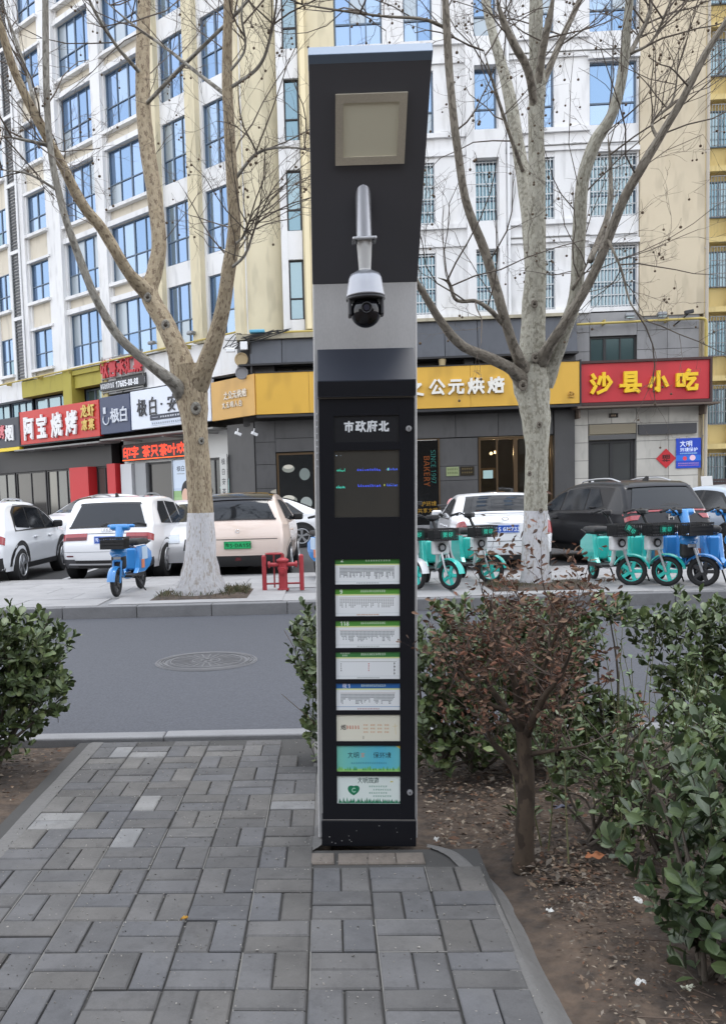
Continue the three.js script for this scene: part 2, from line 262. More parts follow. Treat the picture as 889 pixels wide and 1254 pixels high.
// ---------------------------------------------------------------- brick path, edging and planting beds
const U = .23, PX0 = -.089, PZ0 = -3.618, PROT = -.006;
{
  const path = struct('brick_path', [bxx(-1.62, .62, -.19, -.012, -3.82, 2), bxx(-1.62, -.1, -.19, -.012, -5.62, -3.82)], mt.joint);
  const bev = (w, d, h = .05, b = .004) => { // chamfered block with uv in metres
    const o = [R(0, 5), R(0, 5)], pos = [], uv = [], q = (a, b2, c, e) => { for (const v of [a, b2, c, a, c, e]) { pos.push(...v); uv.push(v[0] + o[0], v[2] + o[1] + v[1]); } };
    const x = w / 2, z = d / 2, X = x - b, Z = z - b; const t = [[-X, 0, Z], [X, 0, Z], [X, 0, -Z], [-X, 0, -Z]], m = [[-x, -b, z], [x, -b, z], [x, -b, -z], [-x, -b, -z]], l = m.map((v) => [v[0], -h, v[2]]);
    q(...t); for (let i = 0; i < 4; i++) { const j = (i + 1) % 4; q(m[i], m[j], t[j], t[i]); q(l[i], l[j], m[j], m[i]); }
    const g = new THREE.BufferGeometry(); g.setAttribute('position', new THREE.Float32BufferAttribute(pos, 3)); g.setAttribute('uv', new THREE.Float32BufferAttribute(uv, 2)); g.computeVertexNormals(); return g;
  };
  const geo = Array.from({ length: 8 }, () => bev(.2225, .1082, .05, R(.003, .006)));
  const mats = Array.from({ length: 8 }, (_, i) => M(tint([.098 + .003 * (i % 3), .098 + .001 * (i % 3), .103 - .003 * (i % 3)], R(.90, 1.09)), .8, { map: T.paver, bumpMap: bumpFine, bumpScale: .003 }));
  const pale = M([.20, .2, .2], .9, { map: T.paver }), tan = M([.165, .143, .125], .9, { map: T.paver }), dirty = M([.128, .124, .120], .9, { map: T.paver });
  const cells = [];
  for (let j = -9; j < 8; j++) for (let i = -6; i < 4; i++) cells.push([i, j]);
  cells.sort((a, b) => b[1] - a[1]);
  let n = 0; const rest = [];
  for (const [i, j] of cells) for (const k of [0, 1]) {
    const H = ((i + j) % 2 + 2) % 2 === 1;
    const lx = H ? (i + .5) * U : (i + .25 + .5 * k) * U, lz = H ? (j + .25 + .5 * k) * U : (j + .5) * U;
    const x = PX0 + lx * Math.cos(PROT) + lz * Math.sin(PROT), z = PZ0 - lx * Math.sin(PROT) + lz * Math.cos(PROT);
    const xr = z < -3.74 ? -.145 : .60 + (z > -3.3 ? .03 : 0) - .10 * smooth(-3.55, -3.74, z);
    const hw = H ? .11 : .055;
    if (x - hw < -1.47 || x + hw > xr + .06 || z > -1.75 || z < -5.56) continue;
    if (z < -3.64 && x > -.13 && x < .42) continue;
    const gi = geo[(rnd() * 8) | 0]; let m = z < -3.72 && rnd() < .25 ? dirty : mats[(rnd() * 8) | 0];
    const rr = rnd(); if (z < -3.75 && rr < .07) m = pale; else if (z < -3.66 && x > .3) m = tan;
    const q = obj('paver', gi, m, path); q.position.set(x + R(-.0015, .0015), R(-.002, .003), z + R(-.0015, .0015)); q.rotation.set(R(-.006, .006), PROT + (H ? 0 : Math.PI / 2) + R(-.006, .006), R(-.006, .006)); n++;
  }
  for (const [x, z, w] of [[.08, -3.715, .13], [.2, -3.715, .12], [.32, -3.715, .12], [-.06, -3.72, .12]]) { const q = obj('paver', geo[0], tan, path); q.scale.x = w / .2235; q.position.set(x, -.002, z); q.rotation.y = R(-.02, .02); }
  { const g = []; for (let i = -6; i <= 3; i++) for (let j = -9; j < 8; j++) { if (rnd() < .5) g.push(box(.0045, .006, U, PX0 + i * U, -.0055, PZ0 + (j + .5) * U)); if (rnd() < .4) g.push(box(U, .006, .0045, PX0 + (i + .5) * U, -.0057, PZ0 + j * U)); } obj('joint_sand', g.filter((q) => { q.computeBoundingBox(); const b = q.boundingBox; return b.min.x > -1.44 && b.max.x < (b.min.z < -3.74 ? -.11 : .58) && b.max.z < -1.75 && b.min.z > -5.55; }), M([.14, .135, .125], 1), path).userData.kind = 'stuff'; }
  const back = obj('joint_sand', bxx(-1.46, .6, -.02, -.006, -1.75, 1.9), mats[2], path);
  // sloping concrete edging
  const hm = M([.145, .14, .134], .95, { map: T.concrete, bumpMap: bumpFine, bumpScale: .01 });
  const edge = (inner, outer, drop) => grid((u, v) => { const a = inner(u), b = outer(u); const t = v; return [lerp(a[0], b[0], t) + .015 * (fbm(u, t, 8, 3, 7) - .5), -.004 + (t > .3 ? -drop * smooth(.3, 1, t) : 0) + .006 * (fbm(u * 3, t, 6, 3, 9) - .5), lerp(a[1], b[1], t)]; }, 60, 10);
  const e1 = edge((u) => [-1.46, -5.6 + u * 7.4], (u) => [-1.66 - .05 * u, -5.6 + u * 7.4], .07);
  const pR = curve([[.40, 0, -3.83], [.46, 0, -3.77], [.51, 0, -3.62], [.535, 0, -3.3], [.555, 0, -2.8], [.565, 0, -2.2], [.57, 0, 1.8]], 60), pO = curve([[.44, 0, -3.92], [.585, 0, -3.84], [.655, 0, -3.62], [.70, 0, -3.3], [.715, 0, -2.8], [.725, 0, -2.2], [.73, 0, 1.8]], 60);
  const e2 = edge((u) => { const p = pR[Math.round(u * 60)]; return [p.x, p.z]; }, (u) => { const p = pO[Math.round(u * 60)]; return [p.x, p.z]; }, .07);
  const e3 = edge((u) => [-.105, -3.80 - u * 1.80], (u) => [.02 - .01 * u, -3.92 - u * 1.68], -.07);
  for (const g of [e1, e2, e3]) { const u = g.attributes.uv, p = g.attributes.position; for (let i = 0; i < u.count; i++) u.setXY(i, p.getX(i), p.getZ(i)); obj('edging', g, hm, path); }
  // soil beds
  const bed = (x0, x1, z0, z1, f) => { const g = new THREE.PlaneGeometry(x1 - x0, z1 - z0, 70, 70).rotateX(-Math.PI / 2).translate((x0 + x1) / 2, 0, (z0 + z1) / 2), p = g.attributes.position, u = g.attributes.uv; for (let i = 0; i < p.count; i++) { const X = p.getX(i), Z = p.getZ(i); p.setY(i, -.055 + .05 * (fbm(X * .2 + 5, Z * .2 + 5, 8, 4, 77) - .4) + f(X, Z)); u.setXY(i, X, Z); } g.computeVertexNormals(); struct('soil_bed', g, mt.soil); };
  bed(.0, 5, -5.63, 1.5, (x, z) => -.03 * smooth(.9, .6, x));
  bed(-5, -1.62, -5.63, 1.5, () => 0);
}
{ // fallen leaves and scraps on the soil
  const leaf = new THREE.BufferGeometry(); leaf.setAttribute('position', new THREE.Float32BufferAttribute([0, 0, .5, .28, .1, 0, 0, 0, -.5, -.28, .08, 0], 3)); leaf.setAttribute('uv', new THREE.Float32BufferAttribute([0, 0, 1, 0, 1, 1, 0, 1], 2)); leaf.setIndex([0, 1, 2, 0, 2, 3]); leaf.computeVertexNormals();
  const N = 19000, im = new THREE.InstancedMesh(leaf, M([1, 1, 1], .9, { side: THREE.DoubleSide }), N), o = new THREE.Object3D(), c = new THREE.Color(); SEED = 4;
  const pal = [[.125, .085, .058], [.09, .06, .042], [.17, .12, .08], [.06, .045, .036], [.22, .18, .135], [.11, .055, .03], [.15, .125, .10]];
  for (let i = 0; i < N; i++) {
    let x, z; if (i < 16500) { x = R(.45, 3); z = i < 11000 ? R(-5.5, -3.2) : R(-3.6, -1.9); if (x < .8 && z > -3.85) x += .3; } else { x = R(-3.4, -1.68); z = R(-5.5, -3.2); }
    o.position.set(x, -.025 + R(-.012, .02), z); o.rotation.set(R(-.5, .5), R(0, 6.3), R(-.5, .5)); const s = (z < -3.5 ? R(.012, .036) : R(.006, .024)) * (rnd() < .04 ? 1.8 : 1); o.scale.set(s * R(.6, 1.1), s, s); o.updateMatrix(); im.setMatrixAt(i, o.matrix); im.setColorAt(i, c.setRGB(...tint(pal[(rnd() * 7) | 0], R(.6, 1.15))));
  }
  im.name = 'fallen_leaves'; tag(im, 'carpet of dry brown fallen leaves on the soil of the planting beds', 'fallen leaves'); im.userData.kind = 'stuff'; im.castShadow = im.receiveShadow = true; scene.add(im);
  const sticks = []; for (let i = 0; i < 160; i++) { const x = R(.8, 2.4), z = R(-5.2, -2.2), a = R(0, 6.3), l = R(.05, .3); sticks.push(bar([x, -.015, z], [x + l * Math.cos(a), -.01 + R(-.01, .03), z + l * Math.sin(a)], R(.0015, .004), 4, .001)); }
  const st = obj('fallen_twigs', sticks, M([.09, .065, .05], 1)); tag(st, 'scattered dry twigs lying on the soil of the right bed', 'twigs'); st.userData.kind = 'stuff';
}
{ // grit on the path
  SEED = 9; const N = 2600, im = new THREE.InstancedMesh(new THREE.IcosahedronGeometry(1, 0), M([1, 1, 1], 1), N), o = new THREE.Object3D(), c = new THREE.Color(); for (let i = 0; i < N; i++) { const z = R(-5.55, -2.2), x = z < -3.75 ? R(-1.5, -.1) : R(-1.5, .62); o.position.set(x, .002, z); o.rotation.set(R(0, 6), R(0, 6), 0); const s = R(.0008, .0028) * (rnd() < .05 ? 1.7 : 1); o.scale.set(s * 1.4, s * .6, s); o.updateMatrix(); im.setMatrixAt(i, o.matrix); const k = R(.04, .32); im.setColorAt(i, c.setRGB(k, k * .95, k * .86)); }
  im.name = 'path_grit'; tag(im, 'fine grit and crumbs scattered over the brick path', 'grit'); im.userData.kind = 'stuff'; scene.add(im);
}
{ // single leaves and litter
  const crumple = (w, d, s) => { SEED = s; const o = [R(0, 6), R(0, 6)]; return grid((u, v) => [(u - .5) * w * (1 + .35 * Math.sin(v * 9 + o[0])), .008 * Math.sin(u * 7 + o[0]) * Math.sin(v * 6 + o[1]) + .01, (v - .5) * d * (1 - .5 * Math.abs(u - .5))], 8, 8); };
  const lit = (name, label, cat, px, py, w, d, m, turn, s, y = -.02) => { const o = obj(name, crumple(w * .75, d * .75, s), m); const p = atY(px, py, y); o.position.copy(p); o.rotation.y = turn; tag(o, label, cat); };
  const paper = M([.5, .5, .48], .8, { side: 2 });
  lit('fallen_leaf', 'small curled orange leaf lying on the grey brick path', 'leaf', 226, 1127, .032, .014, M([.45, .24, .03], .7, { side: 2 }), .6, 3, .004);
  lit('fallen_leaf', 'large orange brown leaf on the soil right of the dead shrub trunk', 'leaf', 728, 1050, .09, .075, M([.27, .10, .04], .8, { side: 2 }), .3, 5, .01);
  lit('paper_scrap', 'white torn paper scrap on the soil beside the path edging', 'litter', 673, 1118, .028, .036, paper, .4, 7);
  lit('paper_scrap', 'crumpled white tissue on dark soil under the leafy bush', 'litter', 783, 1206, .04, .03, paper, .2, 9);
  lit('paper_scrap', 'white twisted tissue strip on the soil beneath the right bush', 'litter', 781, 1105, .03, .08, paper, .1, 11, 0);
  lit('paper_scrap', 'small white scrap beside the foot of the bus stop post', 'litter', 534, 1030, .03, .035, paper, .5, 13, -.01);
  lit('paper_scrap', 'pale paper scrap near the bottom of the right soil bed', 'litter', 842, 1213, .045, .03, M([.45, .45, .36], .8, { side: 2 }), .2, 15);
  lit('plastic_scrap', 'dark blue plastic scrap on the leaf litter behind the dead shrub', 'litter', 688, 990, .11, .04, M([.04, .045, .08], .5, { side: 2 }), .1, 17, 0);
}
{ // manhole cover
  const p = atY(253, 810, ROADY), t = thing('manhole_cover', 'round cast iron manhole cover with radial pattern in the road', 'manhole cover', [p.x, ROADY + .002, p.z]);
  const im = M([.085, .085, .09], .7, { metalness: .3 });
  obj('frame_ring', [cyl(.49, .49, .006, 0, .0, 0, 40), tor(.47, .008, 0, 0, 0, 40, 6).rotateX(Math.PI / 2).translate(0, .004, 0)], M([.125, .125, .13], .9), t);
  const l = obj('lid', [cyl(.37, .37, .01, 0, .002, 0, 40)], im, t);
  const ribs = []; for (let i = 0; i < 24; i++) { const a = i / 24 * Math.PI * 2; ribs.push(box(.16, .005, .014, .24, .0095, 0).rotateY(a)); } for (const r of [.13, .34, .41, .44]) ribs.push(tor(r, .007, 0, 0, 0, 36, 5).rotateX(Math.PI / 2).translate(0, .008, 0)); for (let i = 0; i < 8; i++) ribs.push(box(.06, .005, .03, .07, .0095, 0).rotateY(i * Math.PI / 4));
  obj('rib', ribs, M([.135, .135, .14], .6, { metalness: .3 }), l);
}
// ---------------------------------------------------------------- windows, tiles
function win(parent, x0, x1, y0, y1, z, cols, split, fm, gms, o = {}) { // frame with its panes as sub-parts
  const f = [], b = o.b || .05, W = x1 - x0;
  f.push(bxx(x0, x1, y0, y0 + b, z - .04, z + .04), bxx(x0, x1, y1 - b, y1, z - .04, z + .04), bxx(x0, x0 + b, y0 + b, y1 - b, z - .04, z + .04), bxx(x1 - b, x1, y0 + b, y1 - b, z - .04, z + .04));
  const ys = split ? [y0 + b, y0 + (y1 - y0) * split, y1 - b] : [y0 + b, y1 - b];
  if (split) f.push(bxx(x0 + b, x1 - b, ys[1] - b * .5, ys[1] + b * .5, z - .035, z + .035));
  for (let i = 1; i < cols; i++) { const x = x0 + W * i / cols; const t = i === (o.thick ?? -1) ? b * .9 : b * .4; for (let k = 0; k < ys.length - 1; k++) f.push(bxx(x - t, x + t, ys[k] + (k ? b * .5 : 0), ys[k + 1] - (k < ys.length - 2 ? b * .5 : 0), z - .03, z + .03)); }
  const fr = obj(o.name || 'window', f, fm, parent);
  for (let k = 0; k < ys.length - 1; k++) for (let i = 0; i < cols; i++) {
    const a = x0 + W * i / cols, c = x0 + W * (i + 1) / cols, g = new THREE.BoxGeometry(c - a, ys[k + 1] - ys[k], .012);
    const p = obj('pane', g, gms[(rnd() * gms.length) | 0], fr); p.position.set((a + c) / 2, (ys[k] + ys[k + 1]) / 2, z - .012); p.rotation.set(R(-.006, .006), R(-.006, .006), 0);
  }
  return fr;
}
function grilleG(x0, x1, y0, y1, z, nx, rows) { const g = []; for (let i = 0; i <= nx; i++) { const x = lerp(x0, x1, i / nx); g.push(bxx(x - .011, x + .011, y0, y1, z - .011, z + .011)); } for (const r of rows) { const y = lerp(y0, y1, r); g.push(bxx(x0, x1, y - .016, y + .016, z - .03, z - .012)); } return g; }
function tiles(parent, xs, ys, z, mats, skip = [], name = 'stone_tile') { // tiles with real joints
  for (let i = 0; i < xs.length - 1; i++) for (let j = 0; j < ys.length - 1; j++) {
    const x0 = xs[i], x1 = xs[i + 1], y0 = ys[j], y1 = ys[j + 1], mx = (x0 + x1) / 2, my = (y0 + y1) / 2; if (skip.some(([a, b, c, d]) => mx > a && mx < b && my > c && my < d)) continue;
    const q = obj(name, bxx(x0 + .008, x1 - .008, y0 + .008, y1 - .008, z - .03, z + R(-.002, .002)), mats[(rnd() * mats.length) | 0], parent);
  }
}
const vary = (m, n, a = .9, b = 1.08) => Array.from({ length: n }, () => { const q = m.clone(); q.color.multiplyScalar(R(a, b)); return q; });
const letters = (parent, s, xs, y, size, depth, m, z, o = {}) => [...s].forEach((ch, i) => { const q = obj('letter', solidHan(ch, size, depth, o.lw || .14, o.slant || 0), m, parent); q.position.set(xs[i], y, z); q.scale.x = o.sx || 1; });

// ---------------------------------------------------------------- left building, turned away from the street
const LA = -.7183, LO = new THREE.Vector3(-2.7326, 0, -31), LU = new THREE.Vector3(Math.cos(LA), 0, -Math.sin(LA)), LN = new THREE.Vector3(Math.sin(LA), 0, Math.cos(LA));
const onL = (px, py) => { const d = rayq(px, py), c = camera.position, t = LO.clone().sub(c).dot(LN) / d.dot(LN), p = d.multiplyScalar(t).add(c); return [p.clone().sub(LO).dot(LU), p.y]; };
const TOP = 31, FL = 2.87;
{
  SEED = 21;
  const b = thing('apartment_building', 'tall white and cream block with big blue windows receding to the left', 'building', LO.toArray(), LA);
  const cols = [[-1.5, -.12], [-3.72, -2.16], [-7.05, -4.28], [-10.13, -7.78], [-13.04, -11.55], [-15.9, -14.8], [-19.4, -16.9]];
  const wall = [], cream = [], ledge = [], yel = [];
  wall.push(bxx(-26, .4, 6.9, TOP, -9, -.42));                                     // core behind the windows
  const edges = [.4, ...cols.flatMap(([a, c]) => [c, a]), -26];                    // piers
  for (let i = 0; i < edges.length; i += 2) { const x1 = edges[i], x0 = edges[i + 1]; if (x1 - x0 < .02) continue; wall.push(bxx(x0, x1, 6.95, TOP, -.42, 0)); }
  for (let k = -1; k < 8; k++) for (let c = 0; c < cols.length; c++) {
    const [a, e] = cols[c], small = c >= 4, h0 = (small ? 8.97 : 9.2) + FL * k, s1 = (small ? 7.33 : 7.08) + FL * (k + 1);
    const y0 = k < 0 ? 6.95 : h0, y1 = k === 7 ? TOP : s1;
    (c < 2 ? wall : cream).push(bxx(a, e, y0, y1, -.42, c < 2 ? -.03 : -.09));
    if (k < 7) {
      const W = e - a, n = c === 0 ? 2 : c === 1 ? 3 : c < 4 ? 4 : 2;
      win(b, a, e, s1, (small ? 8.97 : 9.2) + FL * (k + 1), -.13, n, .4, mt.frame, c > 4 ? [...glassBlue, ...glassDull] : glassBlue, { thick: n === 4 ? 2 : 1, b: .04 });
      if (c >= 2) ledge.push(bxx(a - .1, e + .1, s1 - .13, s1 - .01, -.1, .14)); 
    }
  }
  for (let k = 0; k < 8; k++) { ledge.push(bxx(-10.13 - .1, -4.28 + .1, 9.22 + FL * k, 9.42 + FL * k, -.08, .10)); ledge.push(bxx(-13.5, -11.35, 8.99 + FL * k, 9.09 + FL * k, -.08, .08)); }
  obj('wall', wall, mt.white, b); for (const g of cream) obj('spandrel', g, mt.cream, b); for (const g of ledge) obj('ledge', g, mt.white, b);
  obj('pilaster', [bxx(-2.14, -1.62, 6.95, TOP, -.1, .22)], mt.yellow, b); obj('pilaster', [bxx(-4.2, -3.76, 6.95, TOP, -.1, .22)], mt.yellow, b); obj('pilaster', [bxx(-.1, .38, 6.95, TOP, -.1, .1)], mt.yellow, b);
  obj('pilaster', [bxx(-10.75, -10.22, 6.95, TOP, -.1, .2)], mt.white, b); obj('pilaster', [bxx(-7.72, -7.12, 6.95, TOP, -.1, .16)], mt.white, b);
  obj('pilaster', [bxx(-13.5, -13.15, 6.95, TOP, -.1, .12)], mt.white, b);
  const lv = [bxx(-14.4, -14.33, 6.95, TOP, 0, .1), bxx(-13.68, -13.61, 6.95, TOP, 0, .1)]; for (let y = 7; y < TOP; y += .14) { const q = box(.62, .02, .1, 0, 0, 0); q.rotateX(.7); q.translate(-14.005, y, .05); lv.push(q); } obj('louvre', lv, mt.lampGrey, b);
  for (let k = 0; k < 6; k++) obj('louvre_bridge', bxx(-14.45, -13.55, 9.6 + FL * k, 9.75 + FL * k, .02, .14), mt.white, b);
  obj('drainpipe', [cyl(.05, .05, TOP - 7, -13.52, (TOP + 7) / 2, .18, 10)], mt.whitePlastic, b);
  // first floor above the signs
  obj('floor_band', [bxx(-26, -14.1, 6.15, 6.95, -.42, .06)], mt.white, b);
  obj('ochre_band', [bxx(-14.1, -10.62, 6.2, 6.9, -.42, .08), bxx(-9.95, -8.02, 6.2, 6.9, -.42, .05), bxx(-9.95, -8.02, 6.72, 6.9, .05, .16)], mt.ochre, b); obj('ochre_column', [bxx(-10.6, -9.97, 5.1, 6.95, -.42, .2), bxx(-10.85, -10.7, 5.1, 6.2, -.3, .05)], mt.ochre, b); obj('ochre_column', [bxx(-8, -7.6, 5.1, 6.95, -.42, .1)], M([.5, .42, .2], .8), b);
  obj('fascia', [bxx(-7.58, -.1, 5.72, 6.92, -.42, .05)], mt.white, b);
  obj('gas_pipe', [sweep([[-22, 6.86, .3], [.1, 7.02, .3]], [.035, .035], 8), ...[-20, -17.5, -15, -12.4, -10, -7.6, -5, -2.5].map((x) => bxx(x - .02, x + .02, 6.82, 6.97, 0, .3))], mt.pipeYellow, b);
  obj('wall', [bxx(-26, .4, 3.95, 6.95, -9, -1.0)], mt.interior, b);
  for (const [x0, x1] of [[-18.2, -16.2], [-16, -14.2], [-13.9, -10.9], [-9.9, -8.05]]) win(b, x0, x1, 5.0, 6.14, -.5, 3, 0, mt.frame, glassDull, { thick: 1 });
  // shop fronts, set back under the signs
  const Z = -.7, shopGlass = [glassShop, M([.07, .075, .075], .05, { metalness: .35 }), M([.15, .15, .14], .08, { metalness: .5 }), M([.05, .05, .05], .04, { metalness: .2 })];
  obj('shop_lintel', [bxx(-19, -8.5, 2.95, 3.95, -1, Z + .1)], M([.03, .03, .032], .5), b);
  obj('shop_lintel', [bxx(-7.7, -.9, 2.95, 4.0, -1, Z + .05)], M([.62, .62, .6], .7), b);
  obj('awning_rail', [bxx(-14.6, -8, 3.84, 3.9, -.7, .35), bxx(-8, -1.2, 3.9, 3.96, -.7, .3), ...[-13, -11, -9, -6.5, -4, -2].map((x) => bxx(x - .03, x + .03, 3.8, 3.84, -.7, .3))], mt.grime, b);
  obj('red_pillar', [bxx(-11.15, -9.75, .13, 2.95, -1, Z + .45)], mt.red, b); obj('red_pillar', [bxx(-8.45, -7.9, .13, 3.0, -1, Z + .4)], mt.red, b);
  obj('white_pillar', [bxx(-7.72, -7.0, .13, 2.95, -1, Z + .25)], M([.55, .56, .58], .5), b);
  obj('grey_pillar', [bxx(-6.9, -6.2, .13, 2.95, -1, Z + .15)], M([.3, .31, .32], .5), b);
  for (const [x0, x1, n, nm] of [[-19, -16.4, 3, 'shop_window'], [-16.3, -13.7, 2, 'shop_window'], [-13.6, -11.2, 3, 'shop_window'], [-9.7, -8.5, 2, 'shop_door'], [-6.15, -4.3, 1, 'shop_window'], [-3.2, -1.3, 2, 'shop_door']]) win(b, x0, x1, .15, 2.94, Z, n, 0, mt.frameDark, shopGlass, { name: nm, b: .07 });
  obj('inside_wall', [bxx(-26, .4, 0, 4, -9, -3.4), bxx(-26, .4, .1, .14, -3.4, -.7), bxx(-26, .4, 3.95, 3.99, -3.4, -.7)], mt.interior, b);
  obj('shelf', [bxx(-6.1, -4.3, .8, .84, -3, -2.2), bxx(-6.1, -4.3, 1.4, 1.44, -3, -2.2), bxx(-6.1, -4.3, 2.0, 2.04, -3, -2.2), bxx(-13, -11.4, .9, 1.5, -2.8, -2.2)], M([.28, .12, .07], .6), b);
  obj('dark_pier', [bxx(-.9, .42, .13, 4, -1, -.1)], mt.darkStone, b); obj('dark_pier', [bxx(-19.3, -19.05, .13, 4, -1, -.1), bxx(-26, -19.3, .13, 4, -1, -.6)], mt.darkStone, b);
  obj('step', [bxx(-20, .6, .13, .26, -.7, .7)], mt.concrete, b);
}
function leftThing(name, label, cat, group) { return thing(name, label, cat, LO.toArray(), LA, group); }
{ // signs of the left building
  SEED = 31;
  const lampLine = (t, x0, x1, y) => {};
  let t = leftThing('shop_sign', 'red barbecue shop sign board with raised white characters and small gold ones', 'sign');
  obj('board', [rbox(6.12, 1.46, .22, .02, -11.12, 4.83, .12)], mt.redPaint, t); obj('frame', [bxx(-14.2, -8.05, 4.05, 4.1, .02, .25), bxx(-14.24, -14.19, 4.05, 5.58, .02, .25)], mt.frameDark, t);
  letters(t, '阿宝烧烤', [-13.35, -12.28, -11.1, -9.98], 4.78, .98, .07, M([.72, .72, .72], .5), .25, { lw: .15, sx: .8 });
  letters(t, '龙虾', [-9.05, -8.55], 5.18, .5, .04, mt.gold, .25, { lw: .15, sx: .9 }); letters(t, '凉菜', [-9.05, -8.55], 4.62, .46, .04, mt.gold, .25, { lw: .15, sx: .9 });
  t = leftThing('shop_sign', 'dark navy sign with pink and white characters above a yellow strip', 'sign');
  obj('board', [rbox(3.6, 1.34, .2, .02, -16.12, 4.72, .12)], M([.03, .035, .05], .5), t); obj('strip', [bxx(-17.9, -14.32, 3.9, 4.05, .03, .24)], M([.75, .55, .02], .5), t);
  letters(t, '牛街烤', [-17.1, -16.4, -15.8], 4.78, .62, .05, M([.62, .16, .18], .5), .23, { sx: .9 }); letters(t, '烟', [-15.1], 4.72, .7, .05, M([.7, .7, .7], .5), .23);
  t = leftThing('shop_sign', 'dark blue shop sign board with pale swirl logo and two characters', 'sign');
  obj('board', [rbox(1.98, 1.46, .22, .02, -7.0, 4.88, .12)], M([.045, .06, .115], .5), t);
  letters(t, '极白', [-6.95, -6.38], 4.85, .56, .04, M([.55, .58, .64], .5), .24, { lw: .12 });
  obj('logo', [new THREE.TorusGeometry(.2, .03, 6, 18, 4.2).rotateZ(2.4).translate(-7.55, 4.72, .26), bxx(-7.72, -7.56, 4.95, 5.2, .24, .27)], M([.55, .58, .64], .5), t);
  t = leftThing('shop_sign', 'white tea shop sign board with black characters and dark strip of print', 'sign');
  obj('board', [rbox(4.62, 1.46, .2, .02, -3.68, 4.92, .1)], M([.66, .70, .78], .45), t);
  letters(t, '极白', [-5.28, -4.6], 5.0, .66, .03, M([.03, .03, .035], .5), .21, { lw: .09, sx: .85 }); obj('letter', [cyl(.04, .04, .03, -4.08, 5.02, .22, 10, 'z')], mt.black, t); letters(t, '安茶', [-3.45, -2.6], 5.02, .6, .03, M([.03, .03, .035], .5), .21, { lw: .09, slant: .2 });
  { const tx = canvas(512, 96, '#2a3040', (x) => { x.strokeStyle = '#dde'; x.lineWidth = 5; x.beginPath(); x.moveTo(18, 48); x.lineTo(78, 48); x.stroke(); tiny(x, 96, 34, 390, 30, '#dfe3ea', 17); }); const q = obj('print_strip', new THREE.BoxGeometry(3.2, .2, .02), M([1, 1, 1], .5, { map: tx }), t); q.position.set(-3.2, 4.56, .21);
    const t2 = canvas(512, 64, '#d4dae4', (x) => tiny(x, 10, 20, 480, 28, '#4a4f58', 22)); const q2 = obj('print_strip', new THREE.BoxGeometry(2.9, .16, .016), M([.8, .83, .88], .5, { map: t2 }), t); q2.position.set(-3.3, 4.34, .208); }
  t = leftThing('rooftop_sign', 'red open lettered advert with white phone number fixed above the shop boards', 'sign');
  obj('rail', [bxx(-7.9, -5.2, 5.78, 5.83, .12, .16), bxx(-7.9, -5.2, 6.3, 6.34, .12, .16), bxx(-7.9, -5.2, 7.08, 7.12, .12, .16), ...[-7.85, -6.6, -5.25].map((x) => bxx(x - .02, x + .02, 5.7, 7.2, .08, .12))], mt.grime, t);
  obj('backing', [bxx(-7.0, -5.1, 5.76, 6.3, .06, .1)], mt.frameDark, t);
  letters(t, '收售承汇票', [-7.6, -7.04, -6.48, -5.94, -5.42], 6.7, .66, .06, M([.45, .02, .03], .5), .17, { sx: .78, lw: .15 });
  { const tx = canvas(1024, 96, '#23262c', (x) => { tiny(x, 10, 22, 330, 54, '#e8eaee', 7); latin(x, '17605-88-88', 370, 50, 92, '#eef0f4'); }); const q = obj('number_strip', new THREE.BoxGeometry(2.9, .34, .03), M([1, 1, 1], .5, { map: tx }), t); q.position.set(-6.5, 6.03, .18); }
  t = leftThing('led_sign', 'lit red and orange LED text display over the tea shop door', 'sign');
  obj('housing', [bxx(-7.5, -3.0, 3.05, 3.72, -.62, -.42)], mt.black, t);
  { const tx = canvas(1024, 160, '#160202', (x) => { han(x, '印字', 10, 20, 120, '#ff3a12', .15, 1.0); han(x, '茶只', 300, 20, 120, '#ff3a12', .15, 1.0); han(x, '茶叶', 545, 20, 120, '#ff3a12', .15, 1.0); han(x, '欢迎选', 790, 20, 110, '#ff3a12', .15, 1.0); x.fillStyle = 'rgba(0,0,0,.35)'; for (let i = 0; i < 1024; i += 6) x.fillRect(i, 0, 1.5, 160); for (let i = 0; i < 160; i += 6) x.fillRect(0, i, 1024, 1.5); x.fillStyle = '#ff5a10'; x.fillRect(0, 152, 1024, 8); });
    const q = obj('led_screen', new THREE.BoxGeometry(4.44, .62, .02), new THREE.MeshStandardMaterial({ color: rgb(.01, .01, .01), roughness: .5, emissive: rgb(1, 1, 1), emissiveMap: tx, emissiveIntensity: 1.0 }), t); q.position.set(-5.25, 3.385, -.4); }
  t = leftThing('wall_poster', 'tall pale poster of a dark haired person in white beside the tea shop window', 'poster');
  { const tx = canvas(256, 768, '#b9c8dc', (x) => { const g = '#8fb27a'; x.fillStyle = '#c9d6e6'; x.fillRect(0, 0, 256, 300); x.fillStyle = g; x.fillRect(0, 330, 256, 190); x.fillStyle = '#9dbb86'; x.fillRect(0, 400, 150, 90); x.fillStyle = '#17161a'; x.beginPath(); x.ellipse(196, 330, 76, 110, .2, 0, 7); x.fill(); x.fillStyle = '#d9b19c'; x.beginPath(); x.ellipse(170, 380, 46, 74, .15, 0, 7); x.fill(); x.fillStyle = '#c99a84'; x.fillRect(176, 430, 44, 60); x.fillStyle = '#e8ecf2'; x.beginPath(); x.moveTo(60, 768); x.lineTo(120, 500); x.lineTo(256, 460); x.lineTo(256, 768); x.fill(); x.fillStyle = '#d9b19c'; x.beginPath(); x.ellipse(96, 500, 32, 60, .4, 0, 7); x.fill(); x.fillStyle = '#2a3040'; han(x, '极白', 60, 60, 60, '#2a3040', .1); tiny(x, 60, 140, 120, 14, '#555', 6); });
